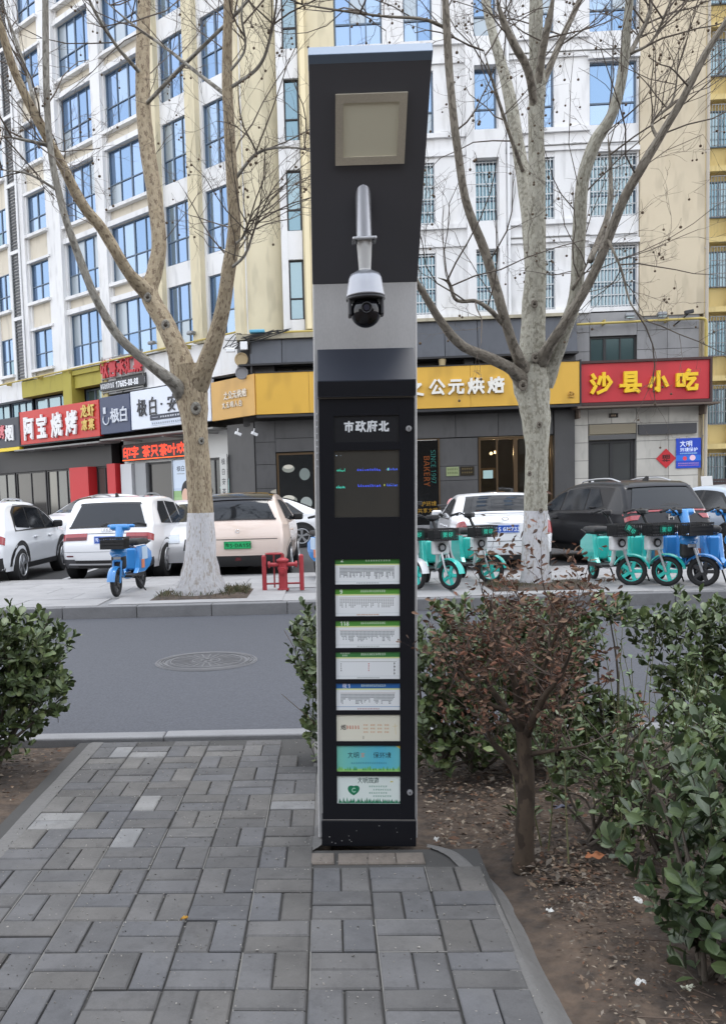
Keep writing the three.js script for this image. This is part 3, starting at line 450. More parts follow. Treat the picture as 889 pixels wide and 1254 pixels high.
    const q = obj('print', new THREE.BoxGeometry(.98, 2.7, .03), M([1, 1, 1], .5, { map: tx }), t); q.position.set(-4.0, 1.6, -.55); obj('frame', [bxx(-4.53, -4.49, .2, 2.98, -.7, -.5), bxx(-3.51, -3.3, .2, 2.98, -.7, -.5)], M([.3, .32, .34], .5), t); }
  t = leftThing('vertical_sign', 'narrow white vertical notice board with a column of characters by the dark pier', 'sign');
  { const tx = canvas(128, 768, '#b9b9b5', (x) => { han(x, '极白安茶文明', 30, 40, 70, '#3a3a3c', .11, 1.55, true); }); const q = obj('board', new THREE.BoxGeometry(.36, 2.5, .05), M([1, 1, 1], .6, { map: tx }), t); q.position.set(-1.05, 1.75, -.02); }
  const decal = (x, y, r, c) => { const t = leftThing('window_decal', c, 'decal', undefined); const g = []; for (let i = 0; i < 6; i++) { const a = i / 6 * 6.283; g.push(new THREE.CircleGeometry(r * .42, 8).translate(x + Math.cos(a) * r * .6, y + Math.sin(a) * r * .6, -.64 + i * .0006)); } obj('flower', g, M([.35, .58, .55], .6, { side: 2 }), t); };
  decal(-2.85, 1.75, .34, 'pale green flower sticker on the tea shop door left of the tree trunk'); decal(-1.62, 1.85, .34, 'pale green flower sticker on the tea shop glass right of the tree trunk');
}
// ---------------------------------------------------------------- corner tower and right building
const RZ = -30.4, onR = (px, py, z = RZ) => { const p = at(px, py, z); return [p.x, p.y]; };
{
  SEED = 41;
  const b = thing('office_building', 'white and beige street block with barred windows and a round yellow corner tower', 'building', [0, 0, RZ]);
  const tw = new THREE.CylinderGeometry(1.0, 1.0, TOP - 6.95, 40, 1, true).translate(-1.93, (TOP + 6.95) / 2, -1.25); { const u = tw.attributes.uv; for (let i = 0; i < u.count; i++) u.setXY(i, u.getX(i) * 6, u.getY(i) * 24); }
  obj('round_tower', tw, M([.70, .63, .45], .85, { map: T.stucco }), b);
  obj('tower_seam', [bxx(-2.62, -2.58, 6.95, TOP, -.62, -.52)], M([.3, .25, .16], .9), b);
  const cols = [[-.98, -.5, 1], [.72, 2.25, 3], [2.93, 3.85, 2], [5.15, 5.87, 1], [7.05, 7.69, 1], [8.81, 10.31, 2]];
  const wall = [bxx(-1.2, 12.42, 6.9, TOP, -9, -.42)];
  const xs = [-1.2, ...cols.flatMap((c) => [c[0], c[1]]), 10.36];
  for (let i = 0; i < xs.length; i += 2) if (i !== 2) wall.push(bxx(xs[i], xs[i + 1], 6.95, TOP, -.42, 0));
  const ledge = [], frames = [];
  for (let k = -1; k < 8; k++) cols.forEach(([a, e, n], c) => {
    wall.push(bxx(a, e, k < 0 ? 6.95 : 9.25 + FL * k, k === 7 ? TOP : 7.3 + FL * (k + 1), -.42, c === 3 ? 0 : -.02));
    if (k > 6) return;
    const y0 = 7.3 + FL * (k + 1), y1 = 9.25 + FL * (k + 1), barred = k < 1 && c > 1;
    win(b, a, e, y0, y1, -.18, n, .36, c === 0 ? mt.frameDark : mt.frame, barred ? (c === 5 ? [glassDull[1]] : glassDull) : c === 0 ? glassDull : glassBlue, {});
    if (barred || (c === 0 && k < 2)) { const gm = c === 0 ? mt.frameDark : mt.grille; if (c) obj('grille', grilleG(a + .02, e - .02, y0 + .01, y1 - .02, -.06, Math.round((e - a) / .115), [.02, .2, .42, .63, .82, .98]), gm, b); }
  });
  for (let k = 0; k < 8; k++) { const y = FL * k; ledge.push(bxx(6.14, 8.8, 7.12 + y, 7.26 + y, 0, .1), bxx(2.4, 4.84, 7.12 + y, 7.26 + y, 0, .1), bxx(6.14, 8.8, 9.42 + y, 9.56 + y, 0, .07), bxx(2.4, 4.84, 9.42 + y, 9.56 + y, 0, .07), bxx(8.75, 10.36, 9.3 + y, 9.44 + y, 0, .12), bxx(6.2, 8.8, 9.62 + y, 9.66 + y, 0, .04)); }
  obj('wall', wall, mt.white, b); for (const g of ledge) obj('ledge', g, mt.white, b);
  for (const k of [0, 1, 2]) obj('ledge_stain', bxx(6.2, 10.3, 9.45 + FL * k + .12, 9.45 + FL * k + .135, .01, .1), mt.grime, b);
  obj('pilaster', [bxx(4.86, 5.13, 6.95, TOP, 0, .16), bxx(5.89, 6.1, 6.95, TOP, 0, .16), ...[0, 1, 2, 3, 4, 5, 6, 7].map((k) => bxx(5.13, 5.89, 9.27 + FL * (k - 1) + (k ? 0 : .55), 7.28 + FL * k, 0, .158))], mt.white, b);
  obj('yellow_strip', [bxx(-.48, .7, 6.95, TOP, -.42, .05)], mt.yellow, b); obj('yellow_strip', [bxx(-.42, -.26, 6.95, TOP, .05, .2)], M([.78, .68, .45], .8), b);
  obj('beige_wall', [bxx(10.38, 12.42, 6.95, TOP, -.42, .06), bxx(12.30, 12.42, .13, 6.95, -9, -.1)], mt.beige, b);
  obj('side_wall', [bxx(12.42, 12.44, .13, TOP, -9, .05)], mt.beige, b);
  obj('drainpipe', [cyl(.055, .055, TOP - .2, 12.5, TOP / 2, .08, 10), ...[3, 6, 9, 12, 15, 18].map((y) => bxx(12.42, 12.56, y, y + .05, .0, .1))], M([.42, .38, .32], .6), b);
  obj('drainpipe', [cyl(.045, .045, TOP - 7, 6.2, (TOP + 7) / 2, .12, 10)], mt.whitePlastic, b);
  obj('gas_pipe', [sweep([[-1.2, 6.86, .3], [2.4, 6.82, .3], [5.6, 6.66, .3], [8.3, 6.72, .3], [11.9, 6.76, .3], [12.2, 6.76, .3]], [.04, .04, .04, .04, .04, .04], 8), sweep(curve([[12.2, 6.76, .3], [12.36, 6.72, .3], [12.4, 6.5, .3], [12.4, 5.2, .3]], 10), Array(11).fill(.05), 8), ...[.3, 2.6, 4.8, 7, 9.2, 11.2].map((x) => bxx(x - .02, x + .02, 6.7, 6.85, 0, .28))], mt.pipeYellow, b);
  // ledge and slate canopy over the bakery
  obj('canopy_ledge', [bxx(-2.75, .4, 6.62, 6.78, -.5, .55), bxx(2.2, 8.3, 6.98, 7.08, -.4, .5)], M([.42, .38, .28], .8, { map: T.stucco }), b);
  const slate = vary(mt.slate, 4);
  for (let i = 0; i < 10; i++) { const x = -2.3 + i * 1.06, top = i < 3 ? 6.6 : 6.96, q = obj('slate_panel', box(1.04, (top - 5.84), .05, 0, 0, 0), slate[i % 4], b); q.position.set(x + .5, (top + 5.84) / 2, .42); q.rotation.x = -.1; }
  obj('canopy_bracket', [bxx(-2.7, 8.3, 5.78, 5.84, -.4, .5), bxx(-2.32, -2.26, 5.4, 6.6, .2, .45)], mt.frameDark, b);
  obj('mezzanine_wall', [bxx(-2.7, 8.3, 3.9, 6.95, -9, -.5), bxx(-2.3, -1.55, 5, 5.78, -.5, .1), bxx(4.7, 5.0, 5, 5.78, -.5, .1), bxx(7.0, 8.3, 5, 5.78, -.5, .05)], mt.darkStone, b);
  for (const [x0, x1] of [[-1.5, -.9], [-.86, -.2], [-.16, .6], [2.3, 3.9], [5.05, 6.95]]) win(b, x0, x1, 5.0, 5.76, -.2, x1 - x0 > 1 ? 2 : 1, 0, mt.frameDark, [M([.13, .12, .10], .3, { map: T.tile })], {});
  obj('medallion', [cyl(.2, .2, .06, -2.62, 6.02, .3, 20, 'z'), tor(.2, .03, -2.62, 6.02, .33)], M([.42, .32, .18], .6), b); obj('medallion', [cyl(.19, .19, .06, -2.62, 5.58, .3, 20, 'z'), tor(.19, .03, -2.62, 5.58, .33)], M([.2, .2, .21], .6), b);
  for (const x of [3.95, 7.3]) obj('wall_pot', [cyl(.09, .13, .26, x, 5.64, .35, 12)], M([.45, .36, .2], .7), b);
  // snack shop: grey tiles above, pale tiles below
  const gt = vary(mt.greyTile, 4), pt = vary(mt.paleTile, 5);
  obj('tile_backing', [bxx(8.3, 8.79, 3.6, 7.16, -.5, -.02), bxx(10.31, 12.3, 3.6, 7.16, -.5, -.02), bxx(8.79, 10.31, 3.6, 5.38, -.5, -.02), bxx(8.79, 10.31, 6.36, 7.16, -.5, -.02), bxx(8.25, 8.75, .13, 3.6, -.5, -.02), bxx(10.28, 12.3, .13, 3.6, -.5, -.02), bxx(8.75, 10.28, 3.5, 3.6, -.5, -.02)], M([.12, .12, .118], .9), b);
  tiles(b, [8.32, 8.79, 10.31, 11.28, 12.3], [4.6, 5.38, 5.88, 6.5, 7.12], .01, gt, [[8.79, 10.31, 5.38, 6.5]]); tiles(b, [8.79, 10.31], [6.36, 7.12], .012, [gt[1]]);
  win(b, 8.8, 10.3, 5.4, 6.34, -.12, 3, 0, mt.frameDark, [M([.06, .10, .105], .1, { metalness: .4 })], { thick: 1 });
  tiles(b, [8.27, 8.74], [.13, .6, 1.17, 1.75, 2.33, 2.92, 3.5, 4.05], .01, pt); tiles(b, [10.3, 11.34, 12.3], [.13, .6, 1.17, 1.75, 2.33, 2.92, 3.5, 4.05], .01, pt); tiles(b, [8.74, 9.5, 10.3], [3.52, 4.05], .01, pt);
  obj('roller_box', [bxx(8.76, 10.27, 3.18, 3.5, -.3, .05), ...[0, 1, 2, 3, 4].map((i) => bxx(8.78, 10.25, 3.2 + i * .06, 3.235 + i * .06, .05, .062))], M([.26, .23, .17], .5, { metalness: .4 }), b); obj('door_lintel', [bxx(8.76, 10.27, 3.0, 3.16, -.3, .03)], M([.1, .1, .1], .6), b);
  win(b, 8.77, 10.26, .16, 2.99, -.15, 2, 0, mt.frameDark, [glassShop], { name: 'shop_door', b: .1 }); obj('push_plate', [bxx(8.86, 8.95, 1.55, 1.66, -.13, -.1), bxx(9.2, 9.27, 1.4, 1.47, -.13, -.1), bxx(9.68, 9.75, 1.42, 1.49, -.13, -.1)], mt.whitePlastic, b);
  obj('sign_box', [bxx(10.34, 12.2, 3.12, 3.45, .02, .12)], M([.05, .05, .055], .5), b);
  obj('meter_cover', [bxx(11.42, 11.95, .95, 1.3, .02, .05)], M([.42, .41, .38], .6), b);
  obj('grey_column', [bxx(7.62, 8.27, .13, 4.0, -.5, .12)], mt.darkStone, b);
  // bakery front
  const ds = vary(mt.darkStone, 4, .85, 1.2);
  obj('stone_backing', [bxx(-2.3, -1.6, .13, 4, -.5, -.02), bxx(-.26, 3.05, .13, 4, -.5, -.02), bxx(-1.6, -.26, 2.94, 4, -.5, -.02), bxx(-1.6, -.26, .13, .19, -.5, -.02), bxx(3.83, 5.14, .13, 4, -.5, -.02), bxx(3.05, 7.62, 3.22, 4, -.5, -.02)], M([.02, .02, .021], .9), b);
  tiles(b, [-2.28, -1.6], [.13, .95, 1.75, 2.55, 3.3, 4.0], .01, ds); tiles(b, [-.26, .7, 1.7, 2.4, 3.04], [.13, .95, 1.75, 2.55, 3.3, 4.0], .01, ds); tiles(b, [3.85, 5.12], [.13, .9, 1.82, 2.3, 3.22], .01, ds, []); tiles(b, [3.05, 4.4, 5.8, 7.1, 7.6], [3.24, 4.0], .01, ds); tiles(b, [-1.6, -.26], [2.95, 3.4, 4.0], .01, ds);
  obj('peeling_plaster', prism([[-2.25, .9], [-1.62, .9], [-1.62, 1.72], [-1.8, 1.66], [-1.86, 1.45], [-1.98, 1.55], [-2.05, 1.38], [-2.2, 1.42], [-2.25, 1.2]], .004).translate(0, 0, .013), M([.46, .42, .34], .9, { map: T.concrete }), b);
  win(b, -1.58, -.28, .2, 2.92, -.1, 2, 0, mt.bronze, [glassShop], { name: 'shop_window', b: .08 });
  win(b, 5.16, 7.6, .16, 3.2, -.12, 4, 0, mt.bronze, [new THREE.MeshPhysicalMaterial({ color: rgb(.8, .8, .78), roughness: .02, transmission: 1, thickness: 0 })], { name: 'shop_door', b: .07, thick: 2 });
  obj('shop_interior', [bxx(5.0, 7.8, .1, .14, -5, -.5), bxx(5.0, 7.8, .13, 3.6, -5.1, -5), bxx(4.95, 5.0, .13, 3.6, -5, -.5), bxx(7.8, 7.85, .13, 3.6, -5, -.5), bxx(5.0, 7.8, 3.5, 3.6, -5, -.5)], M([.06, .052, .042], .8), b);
  obj('shop_counter', [bxx(5.5, 6.8, .14, 1.0, -3, -2.4), bxx(5.9, 6.6, 1.9, 2.3, -4.9, -4.8), bxx(6.2, 6.5, 1.0, 1.4, -2.9, -2.5)], M([.3, .2, .1], .6), b);
  obj('shop_step', [bxx(-2.5, 12.3, .13, .24, -.1, .9), bxx(2.4, 4.9, .24, .36, -.1, .6)], mt.concrete, b);
  obj('notice', [bxx(5.3, 5.62, 1.85, 2.12, -.06, -.05)], M([.35, .5, .48], .5), b);
}
{ // two warm bulbs behind the bakery door
  for (const [x, y, z, words] of [[5.78, 2.72, -31.6, 'leftmost lit warm pendant bulb behind the bakery glass door'], [5.95, 2.76, -31.7, 'lit warm pendant bulb close beside the leftmost one in the bakery'], [6.7, 2.68, -32.2, 'lit warm pendant bulb deeper in the bakery towards the plane tree']]) {
    const t = thing('pendant_lamp', words, 'lamp', [x, y, z], 0, 'bulbs behind the bakery door');
    obj('bulb', sph(.055, 0, 0, 0, 10), new THREE.MeshStandardMaterial({ color: rgb(.3, .25, .15), emissive: rgb(1, .72, .38), emissiveIntensity: 1.6 }), t); obj('cord', cyl(.006, .006, .7, 0, .41, 0, 6), mt.black, t);
    const l = new THREE.PointLight(new THREE.Color(1, .72, .4), .7, 0, 2); l.position.set(0, 0, .0); l.castShadow = true; t.add(l);
  }
}
{ // signs and small things of the right building
  SEED = 51;
  const Rt = (n, l, c, g) => thing(n, l, c, [0, 0, RZ], 0, g);
  let t = Rt('shop_sign', 'long yellow bakery sign with raised white characters wrapping the street corner', 'sign');
  const ym = M([.70, .41, .055], .45, { map: T.stucco });
  for (let i = 0; i < 6; i++) { const x0 = -2.15 + i * 1.738, q = obj('board', [rbox(1.73, 1.33, .12, .008, x0 + .868, 4.83, .62)], ym, t); }
  { const L1 = LO.clone().addScaledVector(LU, -1.3).addScaledVector(LN, .15), e = new THREE.Vector3(-2.15, 0, RZ + .62), d = e.clone().sub(L1), q = obj('board', [rbox(d.length(), 1.33, .12, .008, 0, 0, 0)], M([.62, .35, .08], .45, { map: T.stucco }), t); q.position.set((L1.x + e.x) / 2, 4.83, (L1.z + e.z) / 2 - RZ); q.rotation.y = -Math.atan2(d.z, d.x);
    const sm = M([.62, .55, .45], .4); const put = (ch, s, u, y) => { const c = obj('letter', solidHan(ch, s, .04, .13), sm, q); c.position.set(u, y, .06); c.scale.x = .9; }; '之公元烘焙'.split('').forEach((ch, i) => put(ch, .26, -.35 + i * .27, .12)); '文元明人白'.split('').forEach((ch, i) => put(ch, .2, -.5 + i * .25, -.2)); }
  obj('trim', [bxx(-2.15, 8.28, 4.06, 4.14, .5, .7), bxx(-2.15, 8.28, 5.5, 5.53, .55, .7), bxx(8.28, 8.33, 4.06, 5.55, .5, .7)], mt.frameDark, t);
  letters(t, '公元烘焙', [3.72, 4.33, 4.96, 5.6], 4.84, .50, .09, M([.74, .72, .66], .4), .69, { lw: .15 }); letters(t, '之', [3.03], 4.84, .5, .09, M([.74, .72, .66], .4), .69, { lw: .15 }); letters(t, '公元', [8.0, 8.0], 4.45, .2, .03, M([.5, .28, .05], .4), .69);
  t = Rt('shop_sign', 'red snack shop sign with four raised yellow characters in a dark frame', 'sign');
  obj('board', [rbox(4.1, 1.24, .16, .01, 10.36, 4.8, .48)], M([.56, .03, .04], .5, { map: T.stucco }), t);
  obj('frame', [bxx(8.24, 12.48, 5.42, 5.5, .36, .62), bxx(8.24, 12.48, 4.08, 4.17, .36, .62), bxx(8.24, 8.31, 4.17, 5.42, .36, .62), bxx(12.41, 12.48, 4.17, 5.42, .36, .62)], M([.05, .02, .018], .6), t);
  letters(t, '沙县小吃', [8.98, 9.9, 10.78, 11.68], 4.78, .66, .1, M([.78, .50, .015], .4), .56, { lw: .16 });
  obj('bracket', [bxx(8.2, 12.7, 4.0, 4.06, -.1, .7), bxx(8.3, 8.35, 3.7, 4.0, 0, .5), bxx(12.3, 12.35, 3.7, 4.0, 0, .5)], M([.12, .09, .07], .7), t); 
  t = Rt('wall_poster', 'blue advertising poster with white print on the pale tile wall', 'poster');
  { const tx = canvas(256, 320, '#2347b8', (x) => { x.fillStyle = '#2f6fd0'; x.fillRect(0, 180, 256, 60); han(x, '文明', 36, 28, 64, '#e8f0ff', .12); han(x, '环境保护', 40, 100, 44, '#dfeaff', .12); tiny(x, 40, 155, 180, 14, '#cfe', 14); x.fillStyle = '#e04a5a'; x.beginPath(); x.arc(90, 215, 22, 0, 7); x.fill(); x.fillStyle = '#f0c9d8'; x.beginPath(); x.arc(170, 210, 30, 0, 7); x.fill(); tiny(x, 20, 262, 216, 12, '#ffb0b8', 18); tiny(x, 20, 285, 216, 10, '#ff9098', 18); });
    const q = obj('print', new THREE.BoxGeometry(.8, .98, .02), M([1, 1, 1], .35, { map: tx }), t); q.position.set(11.97, 2.47, .035); }
  t = Rt('paper_charm', 'red diamond shaped paper blessing pasted on the pale tile wall', 'poster');
  { const tx = canvas(128, 128, '#b8232c', (x) => { x.save(); x.translate(64, 64); x.rotate(-Math.PI / 4); han(x, '福', -34, -34, 68, '#3a0a0a', .12); x.restore(); }); const q = obj('print', new THREE.BoxGeometry(.46, .46, .012), M([1, 1, 1], .6, { map: tx }), t); q.position.set(11.25, 2.32, .03); q.rotation.z = Math.PI / 4; }
  t = Rt('window_poster', 'tall dark window panel printed with bakery lettering and gold slogan', 'poster');
  { const tx = canvas(256, 1024, '#0d0e0f', (x) => { x.save(); x.translate(180, 110); x.rotate(Math.PI / 2); latin(x, 'SINCE 1997', 0, -18, 74, '#2f6a62', 'normal'); latin(x, 'BAKERY', 60, 58, 96, '#6a3a1e'); x.restore(); han(x, '护环境', 46, 690, 58, '#8a6a2a', .12); han(x, '共享文明', 10, 770, 56, '#8a6a2a', .12); tiny(x, 60, 860, 150, 16, '#777', 9); });
    const q = obj('print', new THREE.BoxGeometry(.74, 3.0, .04), M([1, 1, 1], .15, { map: tx }), t); q.position.set(3.44, 1.68, .02); obj('frame', [bxx(3.02, 3.07, .15, 3.22, -.1, .06), bxx(3.81, 3.86, .15, 3.22, -.1, .06), bxx(3.07, 3.81, 3.19, 3.22, -.1, .06)], mt.bronze, t); }
  t = Rt('plaque', 'small brass plaque with green print on the dark stone wall', 'plaque');
  { const tx = canvas(128, 80, '#8f9a72', (x) => { tiny(x, 10, 12, 108, 18, '#4c5638', 6); tiny(x, 10, 44, 108, 18, '#4c5638', 6); }); const q = obj('plate', new THREE.BoxGeometry(.42, .3, .02), M([1, 1, 1], .35, { map: tx, metalness: .3 }), t); q.position.set(4.28, 2.12, .03); }
  t = Rt('plaque', 'dark bronze plaque beside the brass plaque on the dark stone wall', 'plaque');
  { const tx = canvas(128, 80, '#2a2418', (x) => { tiny(x, 14, 14, 100, 14, '#7a6a48', 5); tiny(x, 14, 46, 100, 14, '#7a6a48', 5); }); const q = obj('plate', new THREE.BoxGeometry(.46, .3, .02), M([1, 1, 1], .35, { map: tx, metalness: .3 }), t); q.position.set(4.76, 2.12, .03); }
  t = Rt('window_poster', 'pastry picture printed on the glass left of the bus stop post', 'poster');
  { const tx = canvas(256, 512, '#15181a', (x) => { const e = (a, b, c, d, k) => { x.fillStyle = k; x.beginPath(); x.ellipse(a, b, c, d, 0, 0, 7); x.fill(); }; e(70, 90, 46, 26, '#8d8f86'); e(70, 78, 36, 14, '#c7c2b4'); e(190, 130, 40, 40, '#77807c'); e(70, 300, 60, 30, '#8d8f86'); e(66, 284, 44, 18, '#d2cec0'); e(196, 320, 44, 40, '#9aa09c'); tiny(x, 150, 420, 90, 40, '#b8bdbb', 3); });
    const q = obj('print', new THREE.BoxGeometry(1.16, 2.6, .012), M([1, 1, 1], .2, { map: tx }), t); q.position.set(-.93, 1.55, -.06); }
  t = Rt('notice_paper', 'white and red rental notice stuck on the dark mezzanine window', 'poster');
  { const tx = canvas(160, 128, '#cfc9b8', (x) => { tiny(x, 14, 14, 130, 40, '#a58a3a', 3); latin(x, '6881195', 4, 96, 40, '#b0262c'); }); const q = obj('print', new THREE.BoxGeometry(.56, .44, .012), M([1, 1, 1], .6, { map: tx }), t); q.position.set(6.02, 5.42, -.1); }
  t = Rt('number_plate_sign', 'small dark house number plate above the snack shop shutter', 'sign'); obj('plate', new THREE.BoxGeometry(.3, .14, .02), M([.04, .025, .02], .5), t).position.set(9.55, 3.78, .03); { const tx = canvas(96, 48, '#1a1210', (x) => latin(x, '418', 16, 26, 36, '#b9a184')); obj('print', new THREE.BoxGeometry(.26, .11, .006), M([1, 1, 1], .5, { map: tx }), t).position.set(9.55, 3.78, .046); }
  for (const [x, w] of [[9.98, 'left of the two small flood lamps on the yellow gas pipe'], [11.0, 'right of the two small flood lamps on the yellow gas pipe']]) { t = thing('flood_lamp', w, 'lamp', [x, 6.84, RZ + .3], 0); obj('head', [rbox(.3, .14, .2, .05, 0, .09, .02).rotateX(-.35)], mt.lampGrey, t); obj('lens', [box(.24, .02, .14, 0, .02, .04)], M([.5, .6, .6], .2), t); obj('stem', cyl(.015, .015, .1, 0, .02, 0, 8), mt.lampGrey, t); }
  t = thing('wall_camera', 'small dark camera on an angled bracket at the end of the gas pipe', 'camera', [11.75, 6.78, RZ + .3]); obj('bracket', bar([-.25, -.15, -.25], [.05, .12, .05], .025, 6), mt.frameDark, t); obj('body', [rbox(.28, .12, .12, .02, .1, .17, .08).rotateZ(.15)], mt.frameDark, t);
  for (const [px, l] of [[291, 'left white camera under the yellow sign by the dark corner pier'], [311, 'right white camera under the yellow sign by the dark corner pier']]) { const p = at(px, 531, RZ + .3); t = thing('wall_camera', l, 'camera', p.toArray()); obj('body', [rbox(.22, .1, .1, .02, 0, 0, .05).rotateY(.5).rotateZ(-.4)], mt.whitePlastic, t); obj('arm', bar([0, .18, -.25], [0, .05, 0], .02, 6), mt.whitePlastic, t); }
  for (const [px, py, l] of [[243, 409, 'small grey lamp under the lowest blue windows beside the right limb'], [195, 421, 'small grey lamp on the ledge beside the main left limb']]) { const [x, y] = onL(px, py); t = leftThing('flood_lamp', l, 'lamp'); obj('head', [rbox(.32, .13, .2, .05, x, y, .34)], mt.lampGrey, t); obj('bracket', [bxx(x - .02, x + .02, y - .02, y + .02, 0, .3)], mt.lampGrey, t); }
  { t = thing('cable_bundle', 'tangle of dark cables and a white box on the corner above the yellow sign', 'cables', [0, 0, 0]); const g = []; for (let i = 0; i < 9; i++) g.push(sweep(curve([[-3.1 + R(-.2, .2), 6.5 + R(-.2, .25), -30.3], [-2.7 + R(-.1, .1), 6.55 + R(-.2, .3), -29.95], [-2.3, 6.6 + R(-.1, .2), -29.8], [-1.2 + R(-.3, .3), 6.84 + R(-.05, .06), -29.75]], 14), Array(15).fill(.014), 5)); obj('cable', g, mt.black, t); obj('junction_box', [rbox(.24, .26, .14, .02, -2.5, 6.42, -29.85), rbox(.3, .12, .14, .02, -2.95, 6.3, -29.9)], mt.whitePlastic, t); obj('tarpaulin', [rbox(.5, .1, .3, .03, -2.05, 6.86, -29.85)], M([.1, .35, .5], .6), t); }
}
{ // yellow building further back on the right
  SEED = 61;
  const b = thing('yellow_building', 'distant yellow block with caged windows behind the beige wall at right', 'building', [0, 0, -40]);
  obj('wall', [bxx(13.2, 30, -.1, TOP, -8, -.4), bxx(15.75, 16.55, -.1, TOP, -.4, 0), bxx(17.6, 18.3, -.1, TOP, -.4, 0)], mt.farYellow, b);
  const bands = []; for (let k = 0; k < 10; k++) bands.push(bxx(15.6, 30, 2.9 + 2.9 * k, 3.12 + 2.9 * k, -.3, .12)); obj('floor_band', bands, mt.farYellow, b);
  for (let k = 0; k < 9; k++) { const y = 1.1 + 2.9 * k; win(b, 16.6, 17.55, y, y + 1.5, -.35, 2, 0, mt.frame, glassDull, {}); obj('cage', grilleG(16.6, 17.6, y - .05, y + 1.6, .12, 8, [0, .33, .66, 1]), mt.lampGrey, b); }
  for (let k = 1; k < 9; k++) { const y = .9 + 2.9 * k; obj('window_cage', [...grilleG(15.1, 15.72, y, y + 1.9, .45, 5, [0, .25, .5, .75, 1]), bxx(15.1, 15.72, y - .1, y, -.35, .46), bxx(15.1, 15.72, y + 1.9, y + 2.0, -.35, .46)], mt.grille, b); win(b, 15.1, 15.72, y, y + 1.9, -.3, 1, .4, mt.frame, glassDull, {}); }
  obj('white_wall', [bxx(14.9, 15.75, -.1, TOP, -.6, -.36)], mt.white, b);
  const f = thing('iron_fence', 'dark iron fence with round finials at the foot of the yellow building', 'fence', [0, 0, -33]); const fm = M([.05, .03, .03], .6); obj('gate_post', [cyl(.1, .1, 1.7, 13.1, .95, 0, 10), sph(.14, 13.1, 1.85, 0)], fm, f); obj('panel', [bxx(13.2, 17, .3, 1.5, -.03, .03)], fm, f); obj('rail', [bxx(13.2, 17, 1.52, 1.6, -.05, .05)], fm, f);
}
{ // what stands behind the photographer, seen only as reflections in glass and paint
  const b = thing('reflected_building', 'plain brown building across the street mirrored in car windows and the dark screen', 'building', [0, 0, 25]), wm = M([.13, .115, .10], .9, { map: T.stucco });
  obj('wall', [bxx(-45, 45, -.1, 15, 0, 10)], wm, b); for (let k = 0; k < 4; k++) for (let i = -8; i < 8; i++) obj('window', bxx(i * 4.6, i * 4.6 + 2, 1 + 3.6 * k, 2.9 + 3.6 * k, -.06, 0), glassShop, b);
}
